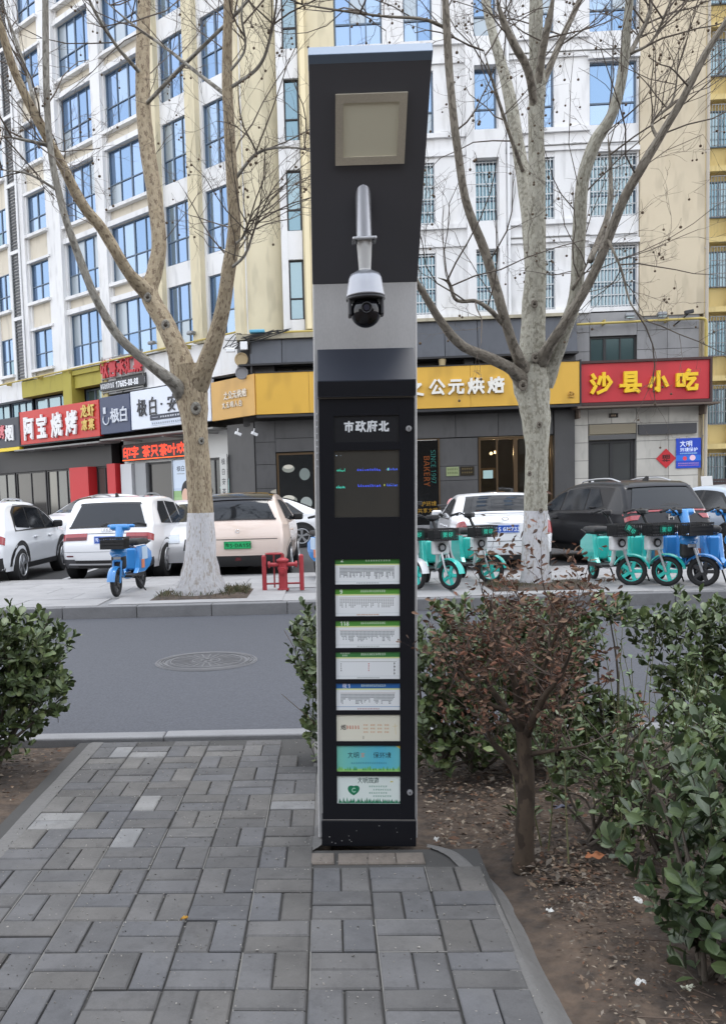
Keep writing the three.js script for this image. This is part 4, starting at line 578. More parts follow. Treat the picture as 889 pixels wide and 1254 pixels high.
// ---------------------------------------------------------------- bus stop post
{
  SEED = 71;
  const t = thing('bus_stop_post', 'tall black and grey bus stop post with route cards and leaning lamp head', 'bus stop post', [.152, 0, -3.83]); t.rotation.z = -.0175;
  const greyP = M([.52, .515, .51], .5, { map: T.concrete, metalness: .1 }), dark = M([.082, .084, .096], .5), navy = new THREE.MeshPhysicalMaterial({ color: rgb(.0085, .009, .012), roughness: .3, specularIntensity: .6 }), navyHood = new THREE.MeshPhysicalMaterial({ color: rgb(.03, .034, .046), roughness: .35, specularIntensity: .7 }), cardBack = M([.01, .01, .012], .4);
  obj('column', [rbox(.442, 2.44, .17, .008, 0, 1.22, -.175)], greyP, t);
  // cabinet, door, hood
  const W = .4, H = W / 2;
  obj('plinth', [rbox(W + .012, .118, .095, .006, 0, .059, -.045)], navy, t);
  obj('cabinet', [bxx(-H, H, .12, 1.94, -.09, -.022)], navy, t);
  { // door as a frame with openings
    const y = (px) => 1.262 - (px - 684.4) * .00357, z0 = -.022, z1 = 0, g = [], x0 = -.137, x1 = .137; const rows = [];
    for (const [a, b] of [[684.4, 714.6], [720, 753], [758.6, 791.5], [796.5, 829.8], [834.9, 868], [873.5, 906.3], [911.8, 944.2], [949.5, 984.2]]) rows.push([y(b), y(a)]);
    rows.push([1.441, 1.723], [1.757, 1.868]); rows.sort((p, q) => p[0] - q[0]); let yy = .122;
    for (const [a, b] of rows) { g.push(bxx(x0, x1, yy, a, z0, z1)); yy = b; } g.push(bxx(x0, x1, yy, 1.938, z0, z1), bxx(-H, x0, .122, 1.938, z0, z1 + .0008), bxx(x1, H, .122, 1.938, z0, z1 + .0008));
    obj('door', g, navy, t);
    obj('door_seal', [bxx(-H, H, .1185, .1215, -.02, .003), bxx(-H, H, 1.939, 1.945, -.02, .004)], M([.16, .15, .14], .6), t);
    // route cards
    const head = (x, col, num, w = 512) => { x.fillStyle = col; x.fillRect(0, 0, w, 40); x.fillStyle = '#d5dd9a'; x.fillRect(0, 40, w, 10); latin(x, num, 36, 22, 44, '#eef6ea'); tiny(x, 200, 10, 200, 18, '#e3efdf', 12); };
    const stops = (x, n, c, y0, len) => { x.fillStyle = '#8a5a50'; x.fillRect(34, y0, 440, 2); for (let i = 0; i < n; i++) { const X = 38 + i * 432 / n; for (let k = 0, l = (3 + rnd() * len) | 0; k < l; k++) { x.fillStyle = c; x.fillRect(X, y0 + 8 + k * 11, 7, 7); x.clearRect; x.fillStyle = '#eceff0'; x.fillRect(X + 2, y0 + 11 + k * 11, 3, 1.5); } } };
    const foot = (x, c, n = 14) => { x.fillStyle = '#b9c4c8'; x.fillRect(0, 176, 512, 2); tiny(x, 170, 184, 180, 10, c, n); };
    const bg = '#e6e9ea', cards = [
      (x) => { head(x, '#3f7a36', ''); x.fillStyle = '#3f7a36'; x.fillRect(0, 0, 512, 30); latin(x, '2', 44, 8, 44, '#e8f2e4'); tiny(x, 240, 6, 200, 14, '#e3efdf', 10); stops(x, 46, '#4b5053', 62, 6); foot(x, '#8a8f92'); },
      (x) => { head(x, '#5a9a3c', '9'); stops(x, 30, '#777', 66, 4); foot(x, '#b9774a'); },
      (x) => { head(x, '#55963f', '118'); stops(x, 40, '#5f6669', 70, 5); foot(x, '#9a9f9a'); },
      (x) => { head(x, '#3f7f45', ''); tiny(x, 36, 6, 80, 12, '#eef6ea', 6); tiny(x, 52, 22, 44, 12, '#eef6ea', 3); x.fillStyle = '#777'; x.fillRect(34, 72, 450, 2); tiny(x, 38, 84, 10, 60, '#777', 1); tiny(x, 462, 80, 14, 90, '#555', 1); tiny(x, 258, 84, 12, 60, '#c05a5a', 1); foot(x, '#9a9f9a', 24); },
      (x) => { head(x, '#2c66a8', ''); han(x, '夜', 50, 2, 38, '#eef', .1); latin(x, '1', 94, 22, 42, '#eef'); stops(x, 44, '#666c70', 72, 5); x.fillStyle = '#5a86b8'; x.fillRect(0, 172, 512, 3); tiny(x, 170, 184, 180, 10, '#b07a7a', 14); },
      (x) => { x.fillStyle = '#e2dfce'; x.fillRect(0, 0, 512, 200); han(x, '烟', 36, 76, 40, '#3b3230', .1); tiny(x, 80, 84, 110, 26, '#c26a50', 5); for (let k = 0; k < 3; k++) for (let i = 0; i < 4; i++) tiny(x, 218 + i * 56, 74 + k * 26, 38, 12, '#c98a5a', 3); x.strokeStyle = '#d8c489'; x.lineWidth = 3; x.beginPath(); x.moveTo(470, 70); x.lineTo(478, 150); x.moveTo(455, 90); x.lineTo(492, 86); x.stroke(); x.fillStyle = '#b9b5a4'; x.fillRect(212, 160, 10, 24); },
      (x) => { const g = x.createLinearGradient(0, 0, 512, 0); g.addColorStop(0, '#7cc7b4'); g.addColorStop(.7, '#58b5cf'); g.addColorStop(1, '#6cc0c8'); x.fillStyle = g; x.fillRect(0, 0, 512, 200); x.fillStyle = '#9bd07a'; x.fillRect(0, 178, 512, 22); for (let i = 0; i < 40; i++) { x.fillStyle = ['#5fae62', '#7fc06a', '#4a9a5c'][i % 3]; const X = rnd() * 512, h = 14 + rnd() * 24; x.beginPath(); x.moveTo(X - 9, 190); x.lineTo(X, 190 - h); x.lineTo(X + 9, 190); x.fill(); } han(x, '文明', 88, 52, 46, '#24434a', .09); han(x, '享', 190, 56, 40, '#c79a8a', .09); han(x, '保环境', 296, 52, 46, '#24434a', .09); tiny(x, 116, 128, 290, 14, '#3a7f92', 20); x.fillStyle = '#d8c45a'; x.beginPath(); x.moveTo(470, 0); x.lineTo(512, 0); x.lineTo(512, 30); x.fill(); },
      (x) => { x.fillStyle = '#dfe9e4'; x.fillRect(0, 0, 512, 200); han(x, '文明旅游', 166, 14, 42, '#2f4a44', .09); x.fillStyle = '#1f7a55'; x.beginPath(); x.moveTo(136, 142); x.bezierCurveTo(60, 110, 86, 56, 136, 76); x.bezierCurveTo(190, 56, 208, 110, 136, 142); x.fill(); x.strokeStyle = '#bfe3cf'; x.lineWidth = 6; x.beginPath(); x.arc(138, 104, 14, .5, 5.6); x.stroke(); x.fillRect; for (let k = 0; k < 4; k++) tiny(x, 258 + (k % 2) * 34, 72 + k * 23, 150, 12, '#6f9b8a', 8); for (let i = 0; i < 34; i++) { x.fillStyle = ['#1f6a4a', '#2f8a62', '#27785a'][i % 3]; const X = 20 + i * 14.6 + rnd() * 6, h = 16 + rnd() * 26; x.beginPath(); x.moveTo(X - 10, 196); x.lineTo(X, 196 - h); x.lineTo(X + 10, 196); x.fill(); } x.fillStyle = '#c9c26a'; x.fillRect(432, 40, 22, 8); }];
    const names2 = ['route card with dark green header and crowded stop list', 'route card with light green header numbered 9', 'route card with green header numbered 118', 'route card with green header and three stop columns', 'route card with blue header', 'cream notice card with orange print', 'turquoise poster card with green trees along its foot', 'white poster card with green heart and tree line'];
    rows.slice(0, 8).reverse().forEach(([a, b], i) => { const tx = canvas(512, 220, bg, (x) => { x.save(); x.scale(1, 1.1); cards[i](x); x.restore(); }); const q = obj('route_card', new THREE.BoxGeometry(.275, b - a + .002, .004), M([.9, .9, .9], .35, { map: tx }), t); q.position.set(0, (a + b) / 2, -.008); q.userData.label = names2[i]; });
    // stop name and screen
    const nt = canvas(512, 208, '#17181b', (x) => { x.fillStyle = '#26272a'; x.fillRect(0, 0, 512, 208); han(x, '市政府北', 78, 42, 84, '#dfe2e4', .16, 1.1, false, .98); });
    const np = obj('name_panel', new THREE.BoxGeometry(.275, .113, .004), M([.9, .9, .9], .14, { map: nt }), t); np.position.set(0, 1.8125, -.009);
    const stx = canvas(512, 512, '#000', (x) => { const seg = (px, py, w, n, c) => { x.fillStyle = c; for (let i = 0; i < n; i++) { const X = px + i * w / n; x.fillRect(X, py, w / n * (.3 + .5 * rnd()), 6); x.fillRect(X + rnd() * 8, py - 14 * rnd(), 5, 14 * rnd() + 4); x.fillRect(X + w / n * .4, py + 6, w / n * .3, 5); } }; x.fillStyle = '#9ab'; x.fillRect(14, 36, 12, 6); x.fillRect(50, 36, 6, 5); seg(20, 150, 70, 5, '#35d0b0'); seg(180, 148, 190, 10, '#3a5aff'); seg(410, 146, 90, 6, '#3a6aff'); x.fillStyle = '#7fe08a'; x.fillRect(420, 138, 8, 20); seg(16, 278, 74, 5, '#3fe0c8'); seg(186, 270, 184, 10, '#3a5aff'); seg(412, 268, 88, 6, '#3a6aff'); x.fillStyle = '#d6e86a'; x.fillRect(392, 260, 5, 16); });
    const sc = obj('display_screen', new THREE.BoxGeometry(.275, .284, .004), new THREE.MeshStandardMaterial({ color: rgb(.085, .08, .07), metalness: .45, roughness: .06, emissive: rgb(1, 1, 1), emissiveMap: stx, emissiveIntensity: .35 }), t); sc.position.set(0, 1.582, -.009);
    for (const [x, yy2] of [[.176, 1.81], [.178, .245]]) { const l = obj('lock', [cyl(.0125, .0125, .008, x, yy2, .004, 18, 'z'), cyl(.008, .008, .004, x, yy2, .009, 14, 'z')], mt.steel, t); obj('keyhole', bxx(x - .0015, x + .0015, yy2 - .005, yy2 + .005, .011, .0122), mt.black, l); }
    for (let i = 0; i < 9; i++) obj('hinge_screw', sph(.004, -.207, 1.66 + i * .028, -.05, 8).scale(1, 1, 1.5), mt.steel, t);
    // hood: upright band and sloping top
    const hood = prism([[-.09, 1.948], [.018, 1.948], [.018, 2.012], [-.085, 2.155], [-.09, 2.155]], W + .004, .002).rotateY(-Math.PI / 2).translate(H + .002, 0, 0);
    obj('hood', [hood], navyHood, t);
    const band = obj('hood_band', [bxx(-H - .003, H + .003, 1.95, 2.008, .019, .0225)], navy, t);
    obj('paint_chip', Array.from({ length: 12 }, () => { const x = R(-H + .01, H - .01), yy = rnd() < .8 ? R(.01, .1) : R(.13, .9); return bxx(x - R(.0005, .003), x + R(.0005, .003), yy - R(.0005, .002), yy + R(.0005, .002), .0015, yy < .12 ? .0036 : .0019); }), M([.3, .3, .29], .9), t).userData.kind = 'stuff';
  }
  // leaning head slab with lamp
  const ang = Math.atan2(.52, .665), len = Math.hypot(.52, .665) + .005, hd = new THREE.Group();
  const slab = obj('lamp_head', [rbox(.444, len, .05, .004, 0, len / 2, -.025)], dark, t); slab.position.set(0, 2.43, -.09); slab.rotation.x = ang; slab.scale.x = 1;
  const fe = obj('front_edge', [rbox(.446, .05, .062, .003, 0, 0, 0)], M([.17, .235, .33], .5), t); fe.rotation.x = -.62; fe.position.set(0, 2.43 + len * Math.cos(ang) + .017, -.09 + len * Math.sin(ang) - .016);
  const lp = obj('lamp_frame', [bxx(-.1325, .1325, 0, .03, 0, .012), bxx(-.1325, .1325, .222, .252, 0, .012), bxx(-.1325, -.1025, .03, .222, 0, .0125), bxx(.1025, .1325, .03, .222, 0, .0125)], M([.62, .57, .46], .5, { map: T.concrete }), slab); lp.position.set(.008, .49, .001);
  obj('diffuser', [bxx(-.1035, .1035, .029, .223, 0, .007)], M([.72, .70, .55], .45), lp);
}
{ // dome camera hung from the leaning head
  const t = thing('dome_camera', 'silver and black surveillance dome camera hanging under the leaning post head', 'camera', [.185, 2.2, -3.685]); 
  obj('pipe', [cyl(.031, .031, .2, 0, .45, -.012, 24), sph(.031, 0, .55, -.012, 16)], M([.40, .41, .44], .35, { metalness: .6 }), t);
  obj('flange', [rbox(.095, .012, .085, .004, 0, .345, 0)], mt.steel, t); for (const x of [-.034, .034]) obj('bolt', [cyl(.006, .006, .022, x, .335, .03, 8)], mt.frameDark, t);
  obj('arm', [new THREE.CylinderGeometry(.031, .023, .125, 20).translate(0, .277, 0), sph(.03, 0, .215, 0, 16).scale(1, 1, 1)], M([.46, .46, .45], .45), t);
  const prof = (a) => a.map(([r, y]) => new THREE.Vector2(r, y));
  obj('housing', new THREE.LatheGeometry(prof([[.001, .226], [.035, .224], [.058, .212], [.066, .196], [.07, .17], [.077, .13], [.079, .125], [.074, .122], [.001, .122]]), 32), M([.36, .37, .40], .32, { metalness: .6 }), t);
  obj('collar', new THREE.LatheGeometry(prof([[.001, .124], [.077, .124], [.078, .112], [.07, .108], [.001, .108]]), 32), mt.frameDark, t);
  obj('dome', [sph(.062, 0, .065, 0, 28)], M([.008, .008, .01], .08), t);
  for (const s of [-1, 1]) obj('side_cover', [rbox(.014, .075, .07, .006, s * .064, .085, 0)], M([.05, .05, .055], .4), t);
  const l = obj('lens', [cyl(.02, .02, .012, 0, .07, .058, 20, 'z'), tor(.02, .004, 0, .07, .064, 20)], mt.blackGloss, t); obj('lens_glass', cyl(.012, .012, .004, 0, .07, .066, 16, 'z'), M([.05, .05, .07], .03, { metalness: .5 }), l);
}
// ---------------------------------------------------------------- sycamore trees
function limbPts(list, n) { const p = list.map(([x, y, z, w]) => at(x, y, z)); const c = curve(p, n); const ws = list.map((q) => -q[2] * q[3] / F / 2), ls = [0]; for (let i = 1; i < p.length; i++) ls.push(ls[i - 1] + p[i].distanceTo(p[i - 1])); const tot = ls[ls.length - 1]; let acc = 0; const rad = c.map((v, i) => { if (i) acc += v.distanceTo(c[i - 1]); const s = clamp(acc / tot, 0, 1) * tot; let k = 1; while (k < ls.length - 1 && ls[k] < s) k++; return lerp(ws[k - 1], ws[k], clamp((s - ls[k - 1]) / (ls[k] - ls[k - 1]), 0, 1)); }); return { p: c, r: rad }; }
function twigTree(seed, limbs, nB, up, balls) { // fine crooked twigs with seed balls
  SEED = seed; const out = [], bl = [];
  const grow = (p, d, r, len, lvl) => {
    const n = 5, pts = [p.clone()], rad = [r]; let q = p.clone(), v = d.clone();
    for (let i = 1; i <= n; i++) { v.add(new THREE.Vector3(R(-.28, .28), R(-.24, .30), R(-.28, .28))).normalize(); q = q.clone().addScaledVector(v, len / n); pts.push(q); rad.push(lerp(r, r * .45, i / n)); if (lvl < 3 && i > 1 && rnd() < (lvl ? .62 : .8)) { const w = v.clone().add(new THREE.Vector3(R(-1, 1), R(-.7, .9), R(-1, 1))).normalize(); grow(q, w, Math.max(.0024, rad[i] * .62), len * R(.35, .65), lvl + 1); } }
    out.push(sweep(pts, rad, lvl < 1 ? 5 : 3));
    if (lvl >= 1 && rnd() < balls) { const e = pts[n - (rnd() * 2 | 0)].clone(), b = e.clone().add(new THREE.Vector3(R(-.02, .02), -R(.05, .13), R(-.02, .02))); out.push(sweep([e, b], [.0016, .0016], 3)); bl.push(b); }
  };
  for (let i = 0; i < nB; i++) { const L = limbs[(rnd() * limbs.length) | 0], k = Math.floor(L.p.length * R(.25, .98)), j = Math.min(k + 1, L.p.length - 1), t = L.p[j].clone().sub(L.p[j - 1]).normalize(), d = t.multiplyScalar(.5).add(new THREE.Vector3(R(-1, 1), R(-.45, .7) + up, R(-.9, .9))).normalize(); grow(L.p[Math.min(k, L.p.length - 1)], d, R(.005, .013), R(.7, 1.8), 0); }
  return [out, bl];
}
function tree(label, knots, wash, bark, limbsPx, barkM, limbM, seed, nB, extra, balls) {
  const t = thing('plane_tree', label, 'tree');
  const trunk = limbPts(bark, 40); obj('trunk', sweep(trunk.p, trunk.r, 18, .05), barkM, t);
  const nw = trunk.p.findIndex((p) => p.y > 1.34); obj('whitewash', sweep(trunk.p.slice(0, nw), trunk.r.slice(0, nw).map((r) => r * 1.01 + .004), 18, .05), M([.92, .92, .95], .9, { map: T.wash, bumpMap: bumpFine, bumpScale: .008 }), t);
  for (const [x, y, dz, r] of knots) { const p = at(x, y, -13 + dz), k = -p.z * r / F; obj('knot', new THREE.TorusGeometry(k * .7, k * .38, 8, 14).scale(1, 1.25, .55).translate(p.x, p.y, p.z), limbM, t); obj('knot_hollow', sph(k * .5, p.x, p.y, p.z, 8).scale(1, 1, 1), mt.knot, t); }
  const limbs = limbsPx.map((l, i) => { const q = limbPts(l, 36); obj('limb', sweep(q.p, q.r, 11, .05), i < 3 ? barkM : limbM, t); return q; });
  const thin = extra.map((l) => { l[l.length - 1][3] = .8; const q = limbPts(l, 24); obj('branch', sweep(q.p, q.r, 6, .04), limbM, t); return q; });
  const [tw, bl] = twigTree(seed, [...limbs, ...thin, ...thin], nB, .1, balls);
  const q = obj('twigs', tw, M([.105, .085, .068], .95), t); q.userData.kind = 'stuff';
  const g = bl.map((b) => new THREE.IcosahedronGeometry(R(.013, .019), 1).translate(b.x, b.y, b.z)); if (g.length) { const s = obj('seed_balls', g, M([.10, .07, .045], 1), t); s.userData.kind = 'stuff'; }
  return t;
}
const barkTan = M([1, 1, 1], .9, { map: T.barkTan, bumpMap: bumpFine, bumpScale: .012 }), barkGrey = M([1, 1, 1], .9, { map: T.barkGrey, bumpMap: bumpFine, bumpScale: .012 }), barkLimb = M([1, 1, 1], .9, { map: T.barkLimb }), barkDark = M([.8, .75, .7], .9, { map: T.barkLimb });
{
  const z = -12.92;
  tree('bare plane tree with tan flaking trunk forking beside the white tea shop sign', [[240, 500, .30, 6], [229, 470, .30, 5], [203, 398, .05, 5], [247, 540, .26, 3.5], [240, 610, .22, 2.5], [181, 364, -.05, 4.5]],
    [[247, 733, z, 92], [247, 722, z, 66], [246, 705, z, 48], [246, 680, z, 39], [246, 655, z, 35], [246, 632, z, 32]],
    [[247, 735, z, 92], [247, 722, z, 66], [246, 705, z, 48], [246, 680, z, 39], [246, 640, z, 32], [244, 590, z, 31], [240, 540, z, 30], [238, 510, z, 33], [235, 485, z, 40], [231, 462, z, 44], [229, 448, z, 40]],
    [[[230, 474, z, 36], [216, 426, z - .1, 25], [200, 392, z - .2, 23], [183, 360, z - .3, 22], [189, 335, z - .4, 19], [195, 302, z - .5, 18.5], [189, 236, z - .7, 18], [179, 169, z - .9, 19], [175, 100, z - 1.1, 17], [177, 0, z - 1.3, 16], [180, -90, z - 1.5, 12]],
     [[184, 362, z - .3, 22], [160, 337, z, 14], [142, 308, z + .2, 14], [125, 280, z + .3, 13.5], [101, 250, z + .5, 13], [78, 205, z + .7, 12], [51, 155, z + .9, 11.5], [20, 92, z + 1.1, 10], [2, 36, z + 1.3, 9.5], [-20, -40, z + 1.5, 8]],
     [[236, 478, z, 36], [250, 452, z + .2, 24], [270, 391, z + .5, 19], [280, 331, z + .7, 17], [287, 280, z + .8, 16], [285, 236, z + .9, 14], [281, 162, z + 1, 13.5], [278, 84, z + 1.1, 12], [280, 0, z + 1.2, 11], [284, -80, z + 1.3, 8]],
     [[225, 485, z, 24], [213, 469, z + .3, 16], [182, 445, z + .5, 12.5], [148, 415, z + .7, 11], [128, 385, z + .8, 10.5], [111, 351, z + .9, 10], [98, 317, z + .9, 9.5], [84, 278, z + 1, 9], [74, 243, z + 1, 8.5], [62, 182, z + 1, 8], [57, 101, z + 1, 8], [56, 0, z + 1, 7.5], [56, -60, z + 1, 6]]],
    barkTan, barkLimb, 101, 125,
    [[[286, 222, z + .9, 5], [312, 190, z + 1.1, 4], [331, 182, z + 1.2, 3.4], [362, 181, z + 1.3, 2.6], [382, 186, z + 1.4, 2]], [[279, 110, z + 1.07, 5], [318, 80, z + 1.2, 4.5], [332, 42, z + 1.3, 3.8], [341, -10, z + 1.4, 3]], [[177, 130, z - 1.02, 5], [224, 81, z - .2, 5], [261, 45, z + .2, 4.5], [292, 14, z + .5, 4], [330, -30, z + .7, 3]], [[279, 118, z + 1, 5], [240, 88, z + .6, 4.2], [205, 60, z + .2, 3.6], [160, 28, z, 3], [130, 2, z, 2.4]], [[174, 92, z - 1.1, 5], [140, 52, z - .5, 4], [112, 5, z - .2, 3.4], [100, -30, z, 2.6]], [[62, 178, z + .9, 4], [30, 171, z + 1.2, 3.2], [0, 166, z + 1.4, 2.6]], [[72, 234, z + 1, 3.4], [35, 213, z + 1.1, 2.8], [0, 208, z + 1.3, 2]], [[46, 144, z + .92, 5], [36, 100, z + .7, 4.4], [20, 50, z + .6, 4], [5, 8, z + .5, 3.4]], [[281, 330, z + .7, 4.5], [300, 312, z + 1, 3.4], [312, 280, z + 1.1, 2.6], [325, 250, z + 1.2, 2]], [[285, 300, z + .77, 3], [298, 290, z + 1, 2.5], [307, 268, z + 1.1, 2]], [[278, 92, z + 1.1, 4], [300, 60, z + 1.2, 3], [296, 20, z + 1.3, 3], [300, -20, z + 1.4, 2]]], .1);
}
{
  const z = -13.07;
  tree('bare grey mottled plane tree with many rising limbs before the yellow bakery sign', [[640, 472, .20, 5], [660, 520, .14, 3], [655, 438, .22, 4.5], [648, 580, .12, 2.5], [654, 372, .14, 4], [662, 625, .13, 2.5]],
    [[656, 722, z, 50], [656, 712, z, 38], [655, 690, z, 32], [655, 660, z, 29], [655, 620, z, 27]],
    [[656, 724, z, 52], [656, 712, z, 38], [655, 690, z, 32], [655, 650, z, 29], [656, 600, z, 27], [657, 550, z, 27], [656, 515, z, 33], [653, 490, z, 38], [650, 466, z, 44], [650, 448, z, 44], [650, 435, z, 36]],
    [[[650, 462, z, 36], [652, 420, z, 30], [653, 380, z, 28], [656, 330, z, 24], [657, 260, z, 20], [657, 200, z, 19.5], [656, 150, z, 18], [658, 100, z, 19], [656, 50, z, 16], [656, 0, z, 15], [655, -90, z, 11]],
     [[652, 330, z, 18], [648, 280, z - .3, 17], [641, 220, z - .6, 16], [633, 173, z - .8, 15], [624, 120, z - 1, 14], [614, 80, z - 1.2, 12], [604, 45, z - 1.3, 10.5], [594, 0, z - 1.5, 9.5], [580, -60, z - 1.7, 7]],
     [[662, 470, z, 30], [676, 440, z + .1, 22], [690, 405, z + .3, 17], [704, 365, z + .5, 16], [708, 300, z + .7, 15], [713, 222, z + .9, 15], [728, 175, z + 1, 15], [749, 140, z + 1.1, 12.5], [762, 88, z + 1.2, 11.5], [767, 35, z + 1.3, 10], [772, -20, z + 1.4, 8]],
     [[648, 475, z, 26], [627, 453, z + .3, 14], [596, 437, z + .6, 12.5], [565, 423, z + .9, 11.5], [540, 394, z + 1.2, 10], [522, 365, z + 1.4, 8.5], [508, 342, z + 1.6, 7], [500, 322, z + 1.7, 5]],
     [[648, 462, z, 22], [636, 442, z + .3, 14], [627, 420, z + .4, 12], [616, 385, z + .6, 11.5], [605, 346, z + .7, 11.5], [592, 304, z + .8, 11], [571, 250, z + 1, 9.5], [561, 190, z + 1.1, 9.5], [555, 144, z + 1.2, 9], [549, 75, z + 1.2, 9.5], [546, 20, z + 1.3, 8.5], [543, -30, z + 1.3, 7]],
     [[655, 455, z, 24], [672, 424, z + .4, 13], [692, 394, z + .7, 12], [728, 332, z + 1, 11.5], [762, 246, z + 1.4, 11], [785, 205, z + 1.6, 11.5], [806, 170, z + 1.7, 9.5], [837, 118, z + 1.9, 8.5], [863, 66, z + 2, 8], [890, 24, z + 2.1, 7], [915, -20, z + 2.2, 5]]],
    barkGrey, barkDark, 103, 130,
    [[[657, 120, z, 10], [664, 62, z + .2, 9], [672, 24, z + .3, 8.5], [680, -20, z + .4, 7]], [[657, 122, z, 9], [672, 84, z - .2, 8], [689, 44, z - .4, 7.5], [709, 0, z - .6, 6.5], [722, -40, z - .7, 5]], [[655, 135, z, 10], [646, 86, z + .3, 9.5], [629, 54, z + .5, 9], [616, 26, z + .6, 8], [606, -8, z + .7, 7]], [[722, 320, z + 1, 8], [745, 258, z + .6, 6.5], [747, 205, z + .4, 4.5], [744, 165, z + .3, 3]], [[616, 398, z + .5, 6], [600, 380, z + .8, 6], [583, 369, z + 1, 5], [558, 367, z + 1.2, 4.6], [549, 346, z + 1.3, 4], [536, 340, z + 1.4, 3]], [[768, 70, z + 1.2, 6], [780, 48, z + 1, 5.5], [794, 18, z + .9, 5], [800, -20, z + .8, 4]], [[772, 66, z + 1.2, 3.4], [796, 52, z + 1.3, 3], [815, 14, z + 1.4, 2.4], [824, -10, z + 1.4, 2]], [[547, 35, z + 1.2, 4.5], [520, 24, z + 1.3, 4], [470, 20, z + 1.4, 3.2], [410, 12, z + 1.5, 2.8], [350, 2, z + 1.6, 2.4]], [[806, 172, z + 1.7, 5], [798, 150, z + 1.6, 3.6], [822, 125, z + 1.6, 2.8], [831, 60, z + 1.7, 2.2]], [[700, 355, z + .6, 4], [712, 335, z + .7, 3.5], [727, 305, z + .8, 3]], [[640, 210, z - .5, 5], [622, 160, z - .2, 4], [606, 110, z, 3.6], [592, 62, z + .2, 3]], [[740, 285, z + 1.2, 4], [760, 330, z + 1.3, 3], [772, 372, z + 1.3, 2.4], [790, 395, z + 1.4, 1.8]]], .15);
}
{ // tip of an evergreen reaching in at the left edge
  SEED = 131; const t = thing('evergreen_tree', 'dark evergreen branch tip reaching in at the left edge', 'tree'), g = [];
  const im = []; for (let i = 0; i < 900; i++) { const y = R(2.85, 4.3), x = -3.72 - R(0, .55) - Math.abs(y - 3.5) * .12 + .05 * Math.sin(y * 19), z = -9 + R(-.4, .4); const c = new THREE.ConeGeometry(R(.008, .014), R(.06, .12), 4); c.rotateX(R(-1.5, 1.5)); c.rotateZ(R(-1.6, 1.6)); c.translate(x - .1, y, z); im.push(c); }
  obj('foliage', im, M([.05, .055, .045], .9), t).userData.kind = 'stuff'; obj('trunk', bar([-4.6, -.2, -9], [-4.5, 6, -9], .09, 10, .04), barkDark, t); obj('limb', [bar([-4.5, 2.6, -9], [-3.85, 3.2, -9], .02, 6, .008), bar([-4.5, 3.2, -9], [-3.9, 3.9, -9], .02, 6, .008)], barkDark, t);
}
